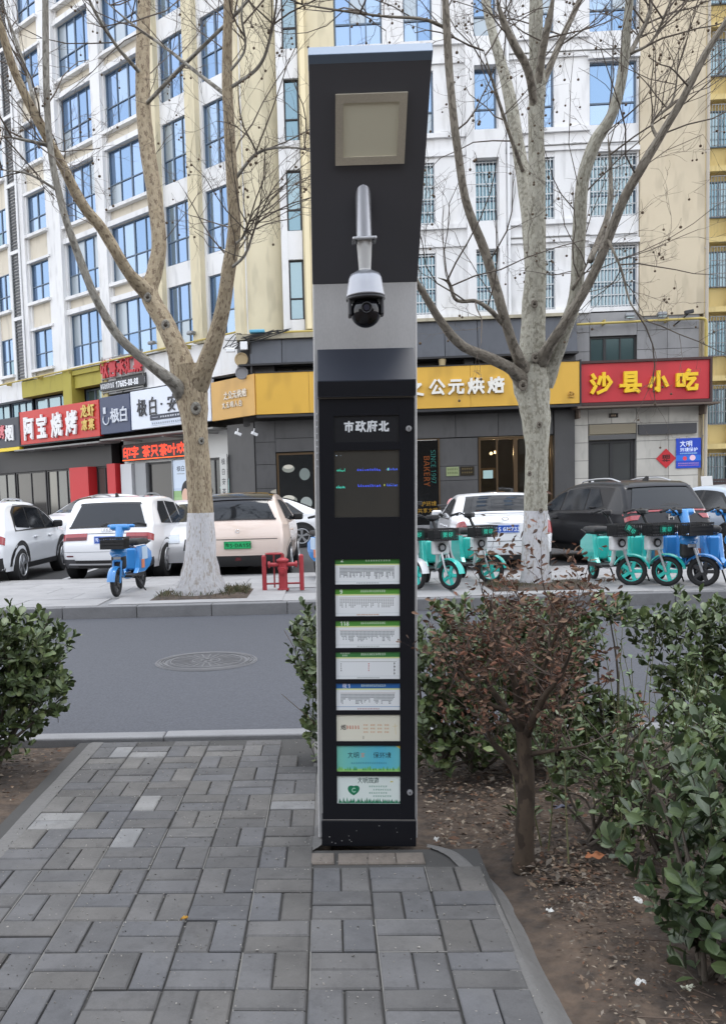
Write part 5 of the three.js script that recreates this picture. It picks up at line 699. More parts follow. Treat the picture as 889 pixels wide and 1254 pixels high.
// ---------------------------------------------------------------- cars: body swept from a side outline (distance from the rear, height)
const carGlass = M([.010, .012, .015], .05), tail = new THREE.MeshPhysicalMaterial({ color: rgb(.26, .012, .016), roughness: .15, clearcoat: 1 }), tailDark = M([.10, .01, .015], .2), seamM = M([.03, .03, .032], .8), trimBlack = M([.014, .014, .015], .55);
const paint = (c, o = {}) => new THREE.MeshPhysicalMaterial({ color: rgb(...c), roughness: .38, metalness: o.metal || 0, clearcoat: o.coat ?? .8, specularIntensity: o.spec ?? 1, clearcoatRoughness: .06 });
function plateTex(bg, text, fg) { return canvas(256, 80, bg, (x) => { x.strokeStyle = fg; x.lineWidth = 3; x.strokeRect(5, 5, 246, 70); han(x, '豫', 12, 16, 46, fg, .09, 1, false, .8); latin(x, text, 54, 43, 56, fg, 'bold'); }); }
function makeCar(t, C) {
  t.scale.y = .955;
  const top = C.top, w0 = C.w, cr = curve(top.map(([z, y]) => [z, y, 0]), 110).map((v) => [v.x, v.y]), N = cr.length - 1, ymax = Math.max(...top.map((p) => p[1])), ybot = top[0][1];
  const zl = Math.max(...cr.map((p) => p[0]));
  const W = (y, z) => { let s = y < .45 ? lerp(.94, .985, smooth(.2, .45, y)) : y < .72 ? lerp(.985, 1, smooth(.45, .72, y)) : y < C.belt ? lerp(1, .965, smooth(.72, C.belt, y)) : lerp(.965, C.roofW || .74, clamp((y - C.belt) / (ymax - C.belt), 0, 1.15)); return w0 * s * (1 - .11 * smooth(.7, 0, z) - .17 * smooth(zl - .9, zl, z)); };
  const nin = cr.map((p, i) => { const a = cr[Math.max(0, i - 1)], b = cr[Math.min(N, i + 1)], dx = b[0] - a[0], dy = b[1] - a[1], l = Math.hypot(dx, dy) || 1; return [dy / l, -dx / l]; });
  const rr = (y) => y > C.belt + .12 ? .085 : .11, crown = .03;
  const Q = cr.map((p, i) => { const d = rr(p[1]) + crown; return [p[0] + nin[i][0] * d, p[1] + nin[i][1] * d]; });
  for (const i of [0, N]) Q[i][1] = ybot;
  const Wq = Q.map((q) => W(q[1], q[0]));
  const S = (i, x, off = 0) => { // point on the strip, i may be fractional; x lateral
    const a = Math.floor(clamp(i, 0, N - .0001)), f = clamp(i, 0, N) - a, w = lerp(Wq[a], Wq[a + 1], f), r = rr(lerp(cr[a][1], cr[a + 1][1], f)), X = clamp(x, -w, w), e = Math.abs(X) - (w - r), d = crown * (X / w) ** 2 + (e > 0 ? r - Math.sqrt(Math.max(0, r * r - e * e)) : 0) - off;
    const nx = lerp(nin[a][0], nin[a + 1][0], f), ny = lerp(nin[a][1], nin[a + 1][1], f); let y = lerp(cr[a][1], cr[a + 1][1], f) + ny * d; if (i <= 0 || i >= N) y = Math.max(ybot, y); return [X + Math.sign(X) * (e > 0 ? off * .5 * e / r : 0), y, -(lerp(cr[a][0], cr[a + 1][0], f) + nx * d)];
  };
  const K = 26, strip = grid((u, v) => { const i = v * N, a = Math.round(i), w = Wq[a], r = rr(cr[a][1]); const s = u * 2 - 1, A = Math.abs(s), x = A < .6 ? A / .6 * (w - r) : (w - r) + r * Math.sin((A - .6) / .4 * Math.PI / 2); return S(a, Math.sign(s) * x); }, K, N);
  // sides by horizontal slices
  const ys = [...new Set([ybot, ...Q.map((q) => +q[1].toFixed(4))])].filter((y) => y >= ybot).sort((a, b) => a - b).filter((y, i, a) => !i || y - a[i - 1] > .004);
  const span = (y) => { let lo = 1e9, hi = -1e9; for (let i = 0; i < N; i++) { const a = Q[i], b = Q[i + 1]; if ((a[1] - y) * (b[1] - y) <= 0 && a[1] !== b[1]) { const z = lerp(a[0], b[0], (y - a[1]) / (b[1] - a[1])); lo = Math.min(lo, z); hi = Math.max(hi, z); } } return [lo, hi]; };
  const rows = ys.map((y) => [y, ...span(y)]).filter((r) => r[2] > r[1]);
  const side = (sg) => { const g = grid((u, v) => { const r = rows[Math.round(v * (rows.length - 1))], z = lerp(r[1], r[2], u); return [sg * W(r[0], z), r[0], -z]; }, 40, rows.length - 1); if (sg > 0) return g; const ix = g.index.array; for (let i = 0; i < ix.length; i += 3) { const q = ix[i]; ix[i] = ix[i + 1]; ix[i + 1] = q; } g.computeVertexNormals(); return g; };
  obj('body', [strip, side(1), side(-1)], C.paint, t);
  const iMax = cr.reduce((b, p, i) => p[1] > cr[b][1] ? i : b, 0);
  const rearI = (y) => { for (let i = 0; i < iMax; i++) if (cr[i][1] <= y && cr[i + 1][1] > y) return i + (y - cr[i][1]) / (cr[i + 1][1] - cr[i][1]); return y <= cr[0][1] ? 0 : iMax; };
  const frontI = (y) => { for (let i = N; i > iMax; i--) if (cr[i][1] <= y && cr[i - 1][1] > y) return i - (y - cr[i][1]) / (cr[i - 1][1] - cr[i][1]); return y <= cr[N][1] ? N : iMax; };
  const lim = (i) => Wq[Math.round(clamp(i, 0, N))];
  const patch = (f, y0, y1, xb0, xb1, xt0, xt1, off = .006, nu = 24, nv = 26) => grid((u, v) => { const i = f(lerp(y0, y1, v)), w = lim(i), g = (q) => Math.abs(q) > 5 ? Math.sign(q) * w * (Math.abs(q) - 10) : q; return S(i, lerp(lerp(g(xb0), g(xt0), v), lerp(g(xb1), g(xt1), v), u), off); }, nu, nv);
  const rear = (...a) => patch(rearI, ...a), front = (...a) => patch(frontI, ...a); // |x| > 5 means a fraction of the half width plus 10
  const sideP = (pts, sg, off = .006) => { const g = new THREE.ShapeGeometry(new THREE.Shape(pts.map((p) => new THREE.Vector2(p[0], p[1])))), p = g.attributes.position; for (let i = 0; i < p.count; i++) { const z = p.getX(i), y = p.getY(i); p.setXYZ(i, sg * (W(y, z) + off), y, -z); } if (sg > 0) { const ix = g.index.array; for (let i = 0; i < ix.length; i += 3) { const q = ix[i]; ix[i] = ix[i + 1]; ix[i + 1] = q; } } g.computeVertexNormals(); return g; };
  const band = (pts, wd) => { const up = pts.map(([z, y]) => [z + wd, y]); return [...pts, ...up.reverse()]; };
  // wheels
  for (const wz of C.wheels) for (const sg of [-1, 1]) {
    const r = C.wr, wx = sg * (W(.5, wz) - .1);
    const arch = []; for (let k = 0; k <= 20; k++) { const a = k / 20 * Math.PI; arch.push([wz + Math.cos(a) * (r + .075), Math.max(ybot, r + Math.sin(a) * (r + .07))]); }
    obj('wheel_arch', sideP(arch, sg, .004), trimBlack, t);
    if (C.cladding) { const o = arch.map(([z, y]) => [wz + (z - wz) * 1.15, r + (y - r) * 1.15]); obj('arch_cladding', sideP([...o, ...arch.slice().reverse()], sg, .007), trimBlack, t); }
    const tyre = obj('wheel', new THREE.LatheGeometry([[.0, -.1], [r * .62, -.1], [r * .66, -.115], [r * .92, -.112], [r, -.085], [r, .085], [r * .92, .112], [r * .66, .115], [r * .62, .1], [0, .02]].map(([a, b]) => new THREE.Vector2(a, b)), 32).rotateZ(-Math.PI / 2), mt.rubber, t); tyre.position.set(wx, r, -wz);
    const g = [cyl(r * .63, r * .63, .012, sg * .07, 0, 0, 28, 'x')], sp = [tor(r * .62, .014, 0, 0, 0, 32, 6).rotateY(Math.PI / 2).translate(sg * .118, 0, 0), cyl(r * .14, r * .14, .03, sg * .105, 0, 0, 14, 'x')];
    for (let k = 0; k < 5; k++) for (const q of [-.13, .13]) { const s = box(.022, r * .52, r * .1, sg * .1, r * .36, 0); s.rotateX(k / 5 * Math.PI * 2 + q); sp.push(s); }
    obj('rim_shadow', g, trimBlack, tyre); obj('rim', sp, C.rimM || M([.45, .46, .48], .35, { metalness: .8 }), tyre);
  }
  // glass
  if (C.rearGlass) { const [y0, y1, b, tp] = C.rearGlass; obj('rear_window', rear(y0, y1, -b, b, -tp, tp, .012, 24, 40), carGlass, t); if (C.wiper) obj('wiper', rear(y0 + .03, y0 + .075, -.12, .3, -.02, .16, .014), trimBlack, t); obj('window_trim', [rear(y1, y1 + .035, -tp - .03, tp + .03, -tp - .01, tp + .01, .013), rear(y0 - .03, y0, -b - .02, b + .02, -b - .02, b + .02, .0125)], C.trim || trimBlack, t); }
  if (C.windscreen) { const [y0, y1, b, tp] = C.windscreen; obj('windscreen', front(y0, y1, b, -b, tp, -tp, .012, 24, 40), carGlass, t); }
  for (const sg of C.sides || [-1, 1]) {
    for (const w of C.windows) obj('side_window', sideP(w, sg, .006), carGlass, t);
    if (C.windowTrim) obj('window_line', sideP(C.windowTrim, sg, .004), C.trimM || trimBlack, t);
    for (const s of C.seams || []) obj('door_seam', sideP(band(s, .012), sg, .0035), seamM, t);
    for (const [z, y] of C.handles || []) obj('door_handle', rbox(.035, .03, .19, .012, sg * (W(y, z) + .018), y, -z), C.paint, t);
    obj('sill', sideP(C.sill || [[.9, ybot], [zl - .8, ybot], [zl - .8, ybot + .11], [.9, ybot + .11]], sg, .0045), trimBlack, t);
    if (C.mirror) { const [z, y] = C.mirror; obj('mirror', rbox(.2, .15, .1, .045, sg * (W(y, z) + .1), y + .04, -z), C.mirrorM || C.paint, t); }
  }
  // rear furniture
  if (C.bumper) { const [y0, y1] = C.bumper; obj('bumper', rear(y0, y1, -10.985, 10.985, -10.985, 10.985, .008, 30, 6), C.bumperM || trimBlack, t); }
  for (const l of C.lamps || []) for (const sg of [-1, 1]) { const [y0, y1, a0, a1, b0, b1] = l.p; obj('tail_lamp', sg > 0 ? rear(y0, y1, a0, a1, b0, b1, l.off || .012, 24, 20) : rear(y0, y1, -a1, -a0, -b1, -b0, l.off || .012, 24, 20), l.m || tail, t); }
  for (const l of C.extras || []) obj(l.n, rear(...l.p), l.m, t);
  if (C.plate) { const [y, tx, wd] = C.plate, p = S(rearI(y), 0, .012), q = obj('number_plate', new THREE.BoxGeometry(wd || .44, .14, .012), M([.9, .9, .9], .35, { map: tx }), t); q.position.set(C.plateX || 0, p[1], p[2] + .012); }
  if (C.headlamps) for (const sg of [-1, 1]) { const [y0, y1, a0, a1] = C.headlamps; obj('headlamp', sg > 0 ? front(y0, y1, a1, a0, a1, a0, .012, 12, 6) : front(y0, y1, -a0, -a1, -a0, -a1, .012, 12, 6), M([.5, .53, .56], .1, { metalness: .4 }), t); }
  if (C.grille) { const [y0, y1, a] = C.grille; obj('grille', front(y0, y1, a, -a, a * .9, -a * .9, .01), trimBlack, t); }
  if (C.rails) for (const sg of [-1, 1]) { const [z0, z1, x] = C.rails, iy = (z) => { let b = 0; for (let i = 0; i <= N; i++) if (Math.abs(cr[i][0] - z) + (cr[i][1] < C.belt + .2 ? 9 : 0) < Math.abs(cr[b][0] - z) + (cr[b][1] < C.belt + .2 ? 9 : 0)) b = i; return S(b, sg * x); }; const pts = []; for (let k = 0; k <= 8; k++) { const p = iy(lerp(z0, z1, k / 8)); p[1] += .05 * Math.sin(Math.min(1, Math.min(k, 8 - k) / 1.5) * Math.PI / 2); pts.push(p); } obj('roof_rail', sweep(pts, pts.map(() => .016), 8), C.railM || mt.steel, t); }
  if (C.fin) { const i = frontI(ymax - .001); const b = cr.findIndex((p) => p[0] >= C.fin && p[1] > C.belt), p = S(b, 0); obj('antenna_fin', prism([[0, 0], [.18, 0], [.03, .085], [0, .08]], .03, .004).rotateY(Math.PI / 2).translate(-.015, p[1] - .005, p[2]), C.finM || trimBlack, t); }
  return { S, W, rearI, frontI, rear, sideP };
}
const white = paint([.74, .75, .77]);
const plateBlue = '#1f52b5', plateGreen = '#27b06a';
{
  SEED = 201;
  const suvTop = [[.1, .26], [.03, .4], [0, .6], [.02, .76], [.09, .92], [.15, 1.03], [.34, 1.34], [.46, 1.50], [.62, 1.575], [1.0, 1.61], [1.7, 1.62], [2.3, 1.56], [2.75, 1.40], [3.3, 1.10], [3.45, 1.04], [3.9, .99], [4.25, .88], [4.42, .70], [4.44, .5], [4.38, .26]];
  { // white SUV with blue plate
    const t = thing('parked_car', 'white SUV seen from behind with a blue number plate and ring emblem', 'car', [-3.94, LOTY, -15.95], -.06, 'cars parked beyond the far pavement');
    const c = makeCar(t, { top: suvTop, w: .93, belt: 1.03, paint: white, wheels: [.78, 3.46], wr: .36, rearGlass: [1.06, 1.46, .70, .55], wiper: 0, windows: [[[.62, 1.08], [1.35, 1.05], [1.4, 1.50], [.95, 1.50], [.7, 1.34]], [[1.42, 1.05], [2.3, 1.03], [2.25, 1.46], [1.47, 1.50]], [[2.36, 1.03], [3.1, 1.03], [2.62, 1.36], [2.34, 1.44]]], seams: [[[1.38, .35], [1.4, 1.05]], [[2.33, .35], [2.34, 1.04]], [[3.2, .4], [3.22, 1.03]]], handles: [[1.6, .88], [2.5, .88]], mirror: [2.9, 1.04], bumper: [.26, .42], lamps: [{ p: [.80, .93, .36, 10.999, .36, 10.999] }, { p: [.80, .86, .36, 10.9, .36, 10.9], m: tailDark, off: .014 }, { p: [.49, .515, .62, 10.9, .62, 10.9], m: tailDark }], extras: [{ n: 'tailgate_seam', p: [.915, .925, -.36, .36, -.36, .36, .008], m: seamM }, { n: 'bumper_seam', p: [.575, .585, -.8, .8, -.8, .8, .006], m: M([.35, .36, .38], .6) }, { n: 'bumper_crease', p: [.33, .36, -.8, .8, -.76, .76, .014], m: mt.steel }], plate: [.80, plateTex(plateBlue, 'F·95K89', '#eef2fa')], rails: [.85, 2.2, .5], railM: mt.lampGrey, fin: .72 });
    const p = c.S(c.rearI(.98), 0, .012); const rg = []; for (let k = 0; k < 4; k++) rg.push(tor(.034, .006, -.075 + k * .05, p[1], p[2] + .008, 18, 6)); obj('emblem', rg, mt.chrome, t);
    for (const s of [-1, 1]) obj('exhaust_trim', c.rear(.28, .44, s > 0 ? .55 : -.86, s > 0 ? .86 : -.55, s > 0 ? .6 : -.84, s > 0 ? .84 : -.6, .013), M([.05, .05, .055], .4), t);
  }
  { // white crossover at the left edge
    const t = thing('parked_car', 'white crossover at the left edge seen from its right rear corner with black wheel arches', 'car', [-6.52, LOTY, -15.6], 0, 'cars parked beyond the far pavement');
    makeCar(t, { top: suvTop.map(([z, y]) => [z * .99, y * .985]), w: .89, belt: 1.0, paint: paint([.72, .74, .77]), cladding: true, wheels: [.82, 3.42], wr: .345, rearGlass: [1.06, 1.44, .68, .55], windows: [[[.72, 1.08], [1.42, 1.04], [1.5, 1.46], [1.05, 1.47], [.8, 1.34]], [[1.46, 1.04], [2.35, 1.02], [2.3, 1.43], [1.54, 1.46]], [[2.42, 1.02], [3.05, 1.02], [2.62, 1.32], [2.38, 1.41]]], windowTrim: [[.6, 1.0], [3.25, .99], [2.7, 1.38], [2.2, 1.5], [1.0, 1.52], [.72, 1.38]], seams: [[[1.44, .35], [1.46, 1.02]], [[2.38, .35], [2.4, 1.02]], [[3.15, .4], [3.18, 1.0]]], handles: [[1.66, .86], [2.56, .85]], mirror: [2.95, 1.04], mirrorM: trimBlack, bumper: [.26, .52], lamps: [{ p: [.8, .95, .45, 10.999, .4, 10.999] }], rails: [.9, 2.2, .5], railM: mt.steel, plate: [.74, plateTex(plateBlue, 'S·7K20', '#eef2fa')] });
  }
  { // pink hatchback
    const t = thing('parked_car', 'cream pink hatchback with black roof and green number plate behind the hydrant', 'car', [-1.55, LOTY, -15.75], -.02, 'cars parked beyond the far pavement'), pink = paint([.68, .56, .49]);
    const c = makeCar(t, { top: [[.12, .24], [.03, .38], [0, .55], [.015, .78], [.06, .95], [.12, 1.08], [.3, 1.38], [.42, 1.49], [.6, 1.55], [1.1, 1.6], [1.7, 1.59], [2.3, 1.50], [2.9, 1.2], [3.3, 1.02], [3.7, .95], [4.0, .82], [4.1, .6], [4.05, .24]], w: .9, belt: 1.0, paint: pink, wheels: [.7, 3.2], wr: .335, roofW: .66, rearGlass: [1.13, 1.43, .66, .52], trim: mt.blackGloss, windows: [[[.6, 1.1], [1.5, 1.04], [1.5, 1.45], [.85, 1.46]], [[1.56, 1.04], [2.85, 1.02], [2.35, 1.36], [1.56, 1.45]]], seams: [[[1.53, .35], [1.53, 1.04]]], handles: [[1.4, .86]], mirror: [2.6, 1.04], mirrorM: trimBlack, bumper: [.24, .46], extras: [{ n: 'tailgate_seam', p: [.745, .757, -.7, .7, -.7, .7, .006], m: seamM }, { n: 'spoiler', p: [1.46, 1.58, -.62, .62, -.5, .5, .03], m: mt.blackGloss }, { n: 'rear_fog_lamp', p: [.36, .42, -.06, .06, -.04, .04, .014], m: tailDark }, { n: 'lower_crease', p: [.45, .48, -.8, .8, -.8, .8, .012], m: pink }], plate: [.645, plateTex(plateGreen, 'S·DA1592', '#0b3a22'), .48] });
    { const g = grid((u, v) => { const p = c.S(lerp(c.rearI(1.5), c.frontI(1.46), v), (u * 2 - 1) * .6, .006); return p; }, 12, 20); obj('roof', g, mt.blackGloss, t); }
    obj('emblem', tor(.032, .006, 0, .9, c.S(c.rearI(.9), 0, .012)[2], 18, 6), mt.chrome, t);
  }
  { // white sedan
    const t = thing('parked_car', 'white sedan with red tail lamp and oval badge behind the right plane tree', 'car', [3.02, LOTY, -15.35], -.06, 'cars parked beyond the far pavement');
    const c = makeCar(t, { top: [[.12, .26], [.03, .4], [0, .58], [.02, .82], [.06, .97], [.16, 1.035], [.5, 1.07], [.9, 1.24], [1.3, 1.40], [1.7, 1.455], [2.2, 1.45], [2.7, 1.35], [3.35, 1.04], [3.9, .97], [4.35, .82], [4.5, .6], [4.45, .26]], w: .89, belt: .97, roofW: .70, paint: white, wheels: [.98, 3.55], wr: .325, rearGlass: [1.11, 1.40, .64, .52], trim: white, windows: [[[1.05, 1.0], [1.85, .99], [1.85, 1.36], [1.45, 1.32]], [[1.92, .99], [3.05, .97], [2.45, 1.32], [1.92, 1.37]]], windowTrim: [[.9, .98], [3.2, .955], [2.5, 1.345], [1.9, 1.395], [1.4, 1.345]], seams: [[[1.88, .35], [1.88, .98]], [[2.95, .4], [2.98, .96]]], handles: [[1.6, .84], [2.6, .83]], mirror: [2.9, 1.0], bumper: [.26, .36], lamps: [{ p: [.74, .98, .56, 10.999, .66, 10.999] }], extras: [{ n: 'boot_seam', p: [.60, .61, -.62, .62, -.62, .62, .006], m: seamM }, { n: 'chrome_strip', p: [.915, .935, -.5, .5, -.5, .5, .012], m: mt.chrome }, { n: 'bumper_seam', p: [.5, .508, -.8, .8, -.8, .8, .006], m: M([.3, .3, .31], .6) }], plate: [.82, plateTex(plateBlue, 'S 6N733', '#eef2fa')], plateX: .02 });
    const p = c.S(c.rearI(.99), 0, .012); obj('emblem', tor(.05, .008, 0, 0, 0, 20, 6).scale(1, .5, 1).translate(.02, p[1], p[2] + .004), mt.frameDark, t);
  }
  { // black SUV turned to the left
    const t = thing('parked_car', 'dusty black SUV angled to the left behind the row of rental scooters', 'car', [5.95, LOTY, -15.7], .24, 'cars parked beyond the far pavement'), bl = paint([.010, .010, .012], { coat: .35, spec: .4 });
    const c = makeCar(t, { top: suvTop.map(([z, y]) => [z * .975, y * 1.0]), w: .89, belt: 1.02, roofW: .7, paint: bl, cladding: true, wheels: [.8, 3.4], wr: .345, rimM: M([.06, .06, .065], .4, { metalness: .6 }), rearGlass: [1.1, 1.47, .68, .52], wiper: 1, windows: [[[.85, 1.14], [1.42, 1.07], [1.46, 1.47], [1.2, 1.47]], [[1.48, 1.07], [2.3, 1.05], [2.25, 1.45], [1.52, 1.48]], [[2.36, 1.05], [3.05, 1.05], [2.6, 1.35], [2.34, 1.43]]], seams: [[[1.45, .35], [1.46, 1.05]], [[2.33, .35], [2.34, 1.05]]], handles: [[1.2, 1.12], [2.5, .9]], mirror: [2.95, 1.05], bumper: [.26, .46], lamps: [{ p: [.98, 1.06, .5, 10.6, .5, 10.6], m: M([.6, .55, .53], .15), off: .014 }, { p: [.90, .98, .62, 10.999, .55, 10.999] }], extras: [{ n: 'lamp_bar', p: [1.03, 1.06, -.8, .8, -.8, .8, .012], m: tail }, { n: 'spoiler', p: [1.47, 1.56, -.62, .62, -.5, .5, .03], m: bl }, { n: 'tailgate_seam', p: [.7, .71, -.6, .6, -.6, .6, .006], m: seamM }], rails: [.85, 2.2, .5], railM: mt.steel, fin: .75, plate: [.63, plateTex(plateBlue, 'S·1R58', '#eef2fa')] });
    const p = c.S(c.rearI(.92), 0, .012); obj('emblem', [bxx(-.055, -.035, .88, .98, p[2], p[2] + .012), bxx(.035, .055, .88, .98, p[2], p[2] + .012), bxx(-.035, .035, .92, .94, p[2], p[2] + .012)], mt.chrome, t);
  }
  const sedan = (name, label, x, z, turn, pm, extra = {}) => { const t = thing('parked_car', label, 'car', [x, LOTY, z], turn, 'cars parked beyond the far pavement'); makeCar(t, { top: [[.12, .26], [.03, .4], [0, .58], [.02, .82], [.06, .97], [.16, 1.02], [.5, 1.07], [.9, 1.24], [1.3, 1.40], [1.7, 1.46], [2.2, 1.46], [2.7, 1.35], [3.35, 1.04], [3.9, .95], [4.35, .80], [4.5, .6], [4.45, .26]], w: .9, belt: .97, roofW: .7, paint: pm, wheels: [.98, 3.6], wr: .335, rearGlass: [1.1, 1.40, .64, .52], windscreen: [1.04, 1.40, .68, .56], windows: [[[1.05, 1.0], [1.85, .99], [1.85, 1.36], [1.45, 1.32]], [[1.92, .99], [3.05, .97], [2.45, 1.32], [1.92, 1.37]]], windowTrim: [[.9, .98], [3.2, .955], [2.5, 1.345], [1.9, 1.395], [1.4, 1.345]], seams: [[[1.88, .35], [1.88, .98]], [[2.95, .4], [2.98, .96]]], handles: [[1.6, .84], [2.6, .83]], mirror: [2.9, 1.0], bumper: [.26, .38], lamps: [{ p: [.76, .95, .5, 10.999, .6, 10.999] }], headlamps: [.66, .82, .42, 10.99], grille: [.5, .72, .36], plate: [.7, plateTex(plateBlue, 'S·' + (extra.no || '4C17'), '#eef2fa')], ...extra.o }); return t; };
  sedan('', 'silver blue sedan cut by the right edge of the photo behind blue scooters', 8.75, -16.7, .3, paint([.44, .50, .58]), { no: '3H92' });
  sedan('', 'white car parked sideways behind the pink hatchback near the bakery', 0.3, -25.6, 1.6, white, { no: '8L05', o: { lamps: [{ p: [.76, .95, .3, 10.999, .4, 10.999] }] } });
  sedan('', 'white saloon facing the street between the two white SUVs', -4.7, -26.6, Math.PI - .75, white, { no: '5D63' }).scale.y = 1.12;
  sedan('', 'second white saloon behind the roof of the white SUV', -2.9, -27.2, Math.PI - .6, paint([.70, .71, .73]), { no: '2A40' });
  sedan('', 'dark saloon seen over the roof of the left white crossover', -7.4, -24.6, Math.PI / 2 + .3, paint([.02, .022, .026]), { no: '9B11' });
  sedan('', 'white car mostly hidden behind the left plane tree trunk', -3.0, -21.3, Math.PI + .15, white, { no: '6T38' });
}
// ---------------------------------------------------------------- rental scooters
function makeScooter(label, kind, p, turn, o = {}) {
  const G = 'rental scooters on the far pavement', t = thing('rental_scooter', label, 'scooter', p, turn, G), blue = kind === 'blue';
  const body = blue ? paint([.025, .24, .62]) : paint([.02, .50, .43]), whiteM = paint([.66, .67, .68]), fr = trimBlack, teal = M(blue ? [.03, .03, .032] : [.03, .50, .43], .45);
  const r = .205, zf = .56, zr = -.56, S = o.steer || 0;
  const wheel = (nm, z, par, spokeM) => { const w = obj(nm, tor(r - .034, .034, 0, 0, 0, 28, 8).rotateY(Math.PI / 2), mt.rubber, par); w.position.set(0, r, z); const g = [tor(r - .062, .012, 0, 0, 0, 28, 6).rotateY(Math.PI / 2), cyl(.045, .045, .06, 0, 0, 0, 14, 'x')]; for (let k = 0; k < 5; k++) { const s = rbox(.03, r - .08, .05, .008, 0, (r - .07) / 2 + .015, 0, 1); s.rotateX(k / 5 * Math.PI * 2 + .3); g.push(s); } obj('rim', g, spokeM, w); obj('axle', cyl(.012, .012, .11, 0, 0, 0, 8, 'x'), mt.steel, w); return w; };
  wheel('rear_wheel', zr, t, teal);
  // steering part turns about the head tube
  const st = new THREE.Group(); st.name = 'steering'; st.position.set(0, 0, .34); st.rotation.y = S; t.add(st);
  const z0 = zf - .34; wheel('front_wheel', z0, st, teal); const fx = new THREE.Group(); fx.name = 'front_body'; fx.position.set(0, 0, .34); fx.rotation.y = S * .25; t.add(fx);
  obj('fork', [bar([-.06, r, z0], [-.06, .52, z0 - .1], .017, 8), bar([.06, r, z0], [.06, .52, z0 - .1], .017, 8), bar([-.06, .52, z0 - .1], [.06, .52, z0 - .1], .02, 8)], o.fork || M([.5, .51, .53], .3, { metalness: .7 }), st);
  { const arc = (a0, a1, w, rr) => grid((u, v) => { const a = lerp(a0, a1, v), x = (u - .5) * w; return [x, r + Math.sin(a) * (rr - .02 * (2 * u - 1) ** 2), z0 + Math.cos(a) * (rr - .02 * (2 * u - 1) ** 2)]; }, 6, 14); obj('front_fender', [arc(.15, 2.75, .12, r + .045), arc(.15, 2.75, .11, r + .037)], o.fender || body, st); }
  obj('stem', [bar([0, .5, z0 - .1], [0, .98, -.1], .022, 8)], fr, st);
  obj('handlebar', [sweep(curve([[-.33, 1.03, -.24], [-.2, 1.06, -.16], [-.06, .98, -.1], [.06, .98, -.1], [.2, 1.06, -.16], [.33, 1.03, -.24]], 20), Array(21).fill(.012), 8)], fr, st);
  for (const s of [-1, 1]) { obj('grip', bar([s * .24, 1.052, -.18], [s * .35, 1.025, -.25], .019, 10), mt.rubber, st); obj('brake_lever', bar([s * .2, 1.05, -.12], [s * .33, 1.02, -.17], .007, 6), fr, st); if (o.mirrors) obj('mirror', [bar([s * .2, 1.06, -.15], [s * .27, 1.2, -.15], .006, 6), rbox(.1, .06, .02, .008, s * .28, 1.22, -.15)], fr, st); }
  obj('control_unit', rbox(.16, .07, .12, .02, 0, 1.02, -.1), fr, st);
  if (!blue) {
    obj('front_box', [rbox(.235, .21, .13, .03, 0, .60, .08)], whiteM, fx); const hl = obj('headlamp', [cyl(.05, .05, .03, 0, .60, .155, 20, 'z'), tor(.05, .01, 0, .60, .165, 20, 6)], fr, fx); obj('lens', cyl(.036, .036, .006, 0, .60, .172, 16, 'z'), M([.4, .42, .44], .1, { metalness: .3 }), hl);
  } else {
    obj('neck_cover', [sweep(curve([[0, .58, .07], [0, .7, .04], [0, .85, 0], [0, 1.0, -.07]], 12), Array.from({ length: 13 }, (_, k) => .092 - .034 * Math.sin(k / 12 * Math.PI) - .012 * k / 12), 14), rbox(.30, .085, .13, .038, 0, 0, 0, 3).rotateX(-.3).translate(0, 1.0, -.07), rbox(.42, .05, .06, .024, 0, 1.02, -.12, 3), new THREE.SphereGeometry(1, 16, 12).scale(.13, .1, .09).translate(0, .64, .06)], body, fx); obj('lower_cover', [rbox(.22, .22, .12, .05, 0, .50, .05)], fr, fx);
    const hl = obj('headlamp', [rbox(.11, .05, .03, .012, 0, .56, .12)], M([.4, .42, .44], .1, { metalness: .3 }), fx);
  }
  { // basket of bars
    const g = [], w = .36, h = .15, d = .22, y0 = .70, zc = .2; for (let i = 0; i <= 10; i++) { const x = lerp(-w / 2, w / 2, i / 10); g.push(bxx(x - .004, x + .004, y0, y0 + h, zc + d / 2 - .004, zc + d / 2 + .004)); } for (let i = 0; i <= 6; i++) { const z = lerp(zc - d / 2, zc + d / 2, i / 6); for (const s of [-1, 1]) g.push(bxx(s * w / 2 - .004, s * w / 2 + .004, y0, y0 + h, z - .004, z + .004)); } g.push(bxx(-w / 2 - .01, w / 2 + .01, y0 + h, y0 + h + .02, zc + d / 2 - .012, zc + d / 2 + .012), bxx(-w / 2 - .01, w / 2 + .01, y0 + h, y0 + h + .02, zc - d / 2 - .012, zc - d / 2 + .012)); for (const s of [-1, 1]) g.push(bxx(s * w / 2 - .012, s * w / 2 + .012, y0 + h, y0 + h + .02, zc - d / 2, zc + d / 2)); for (const k of [.0, .33, .66]) g.push(bxx(-w / 2, w / 2, y0 + h * k, y0 + h * k + .012, zc + d / 2 - .006, zc + d / 2 + .007)); obj('basket', [...g, bxx(-w / 2, w / 2, y0, y0 + .012, zc - d / 2, zc + d / 2), bxx(-w / 2, w / 2, y0, y0 + h * .9, zc - d / 2, zc - d / 2 + .008)], fr, fx);
    if (o.sign) { const tx = canvas(160, 80, '#0d3a32', (x) => { han(x, '街印', 16, 14, 52, '#2fd0ac', .13, 1.25); }); const q = obj('basket_sign', new THREE.BoxGeometry(.20, .11, .012), M([1, 1, 1], .5, { map: tx }), fx); q.position.set(.03, y0 + .085, zc + d / 2 + .016); q.rotation.z = o.signTilt || 0; }
    if (o.front) obj('basket_panel', rbox(.36, .13, .014, .006, 0, y0 + .07, zc + d / 2), fr, fx);
  }
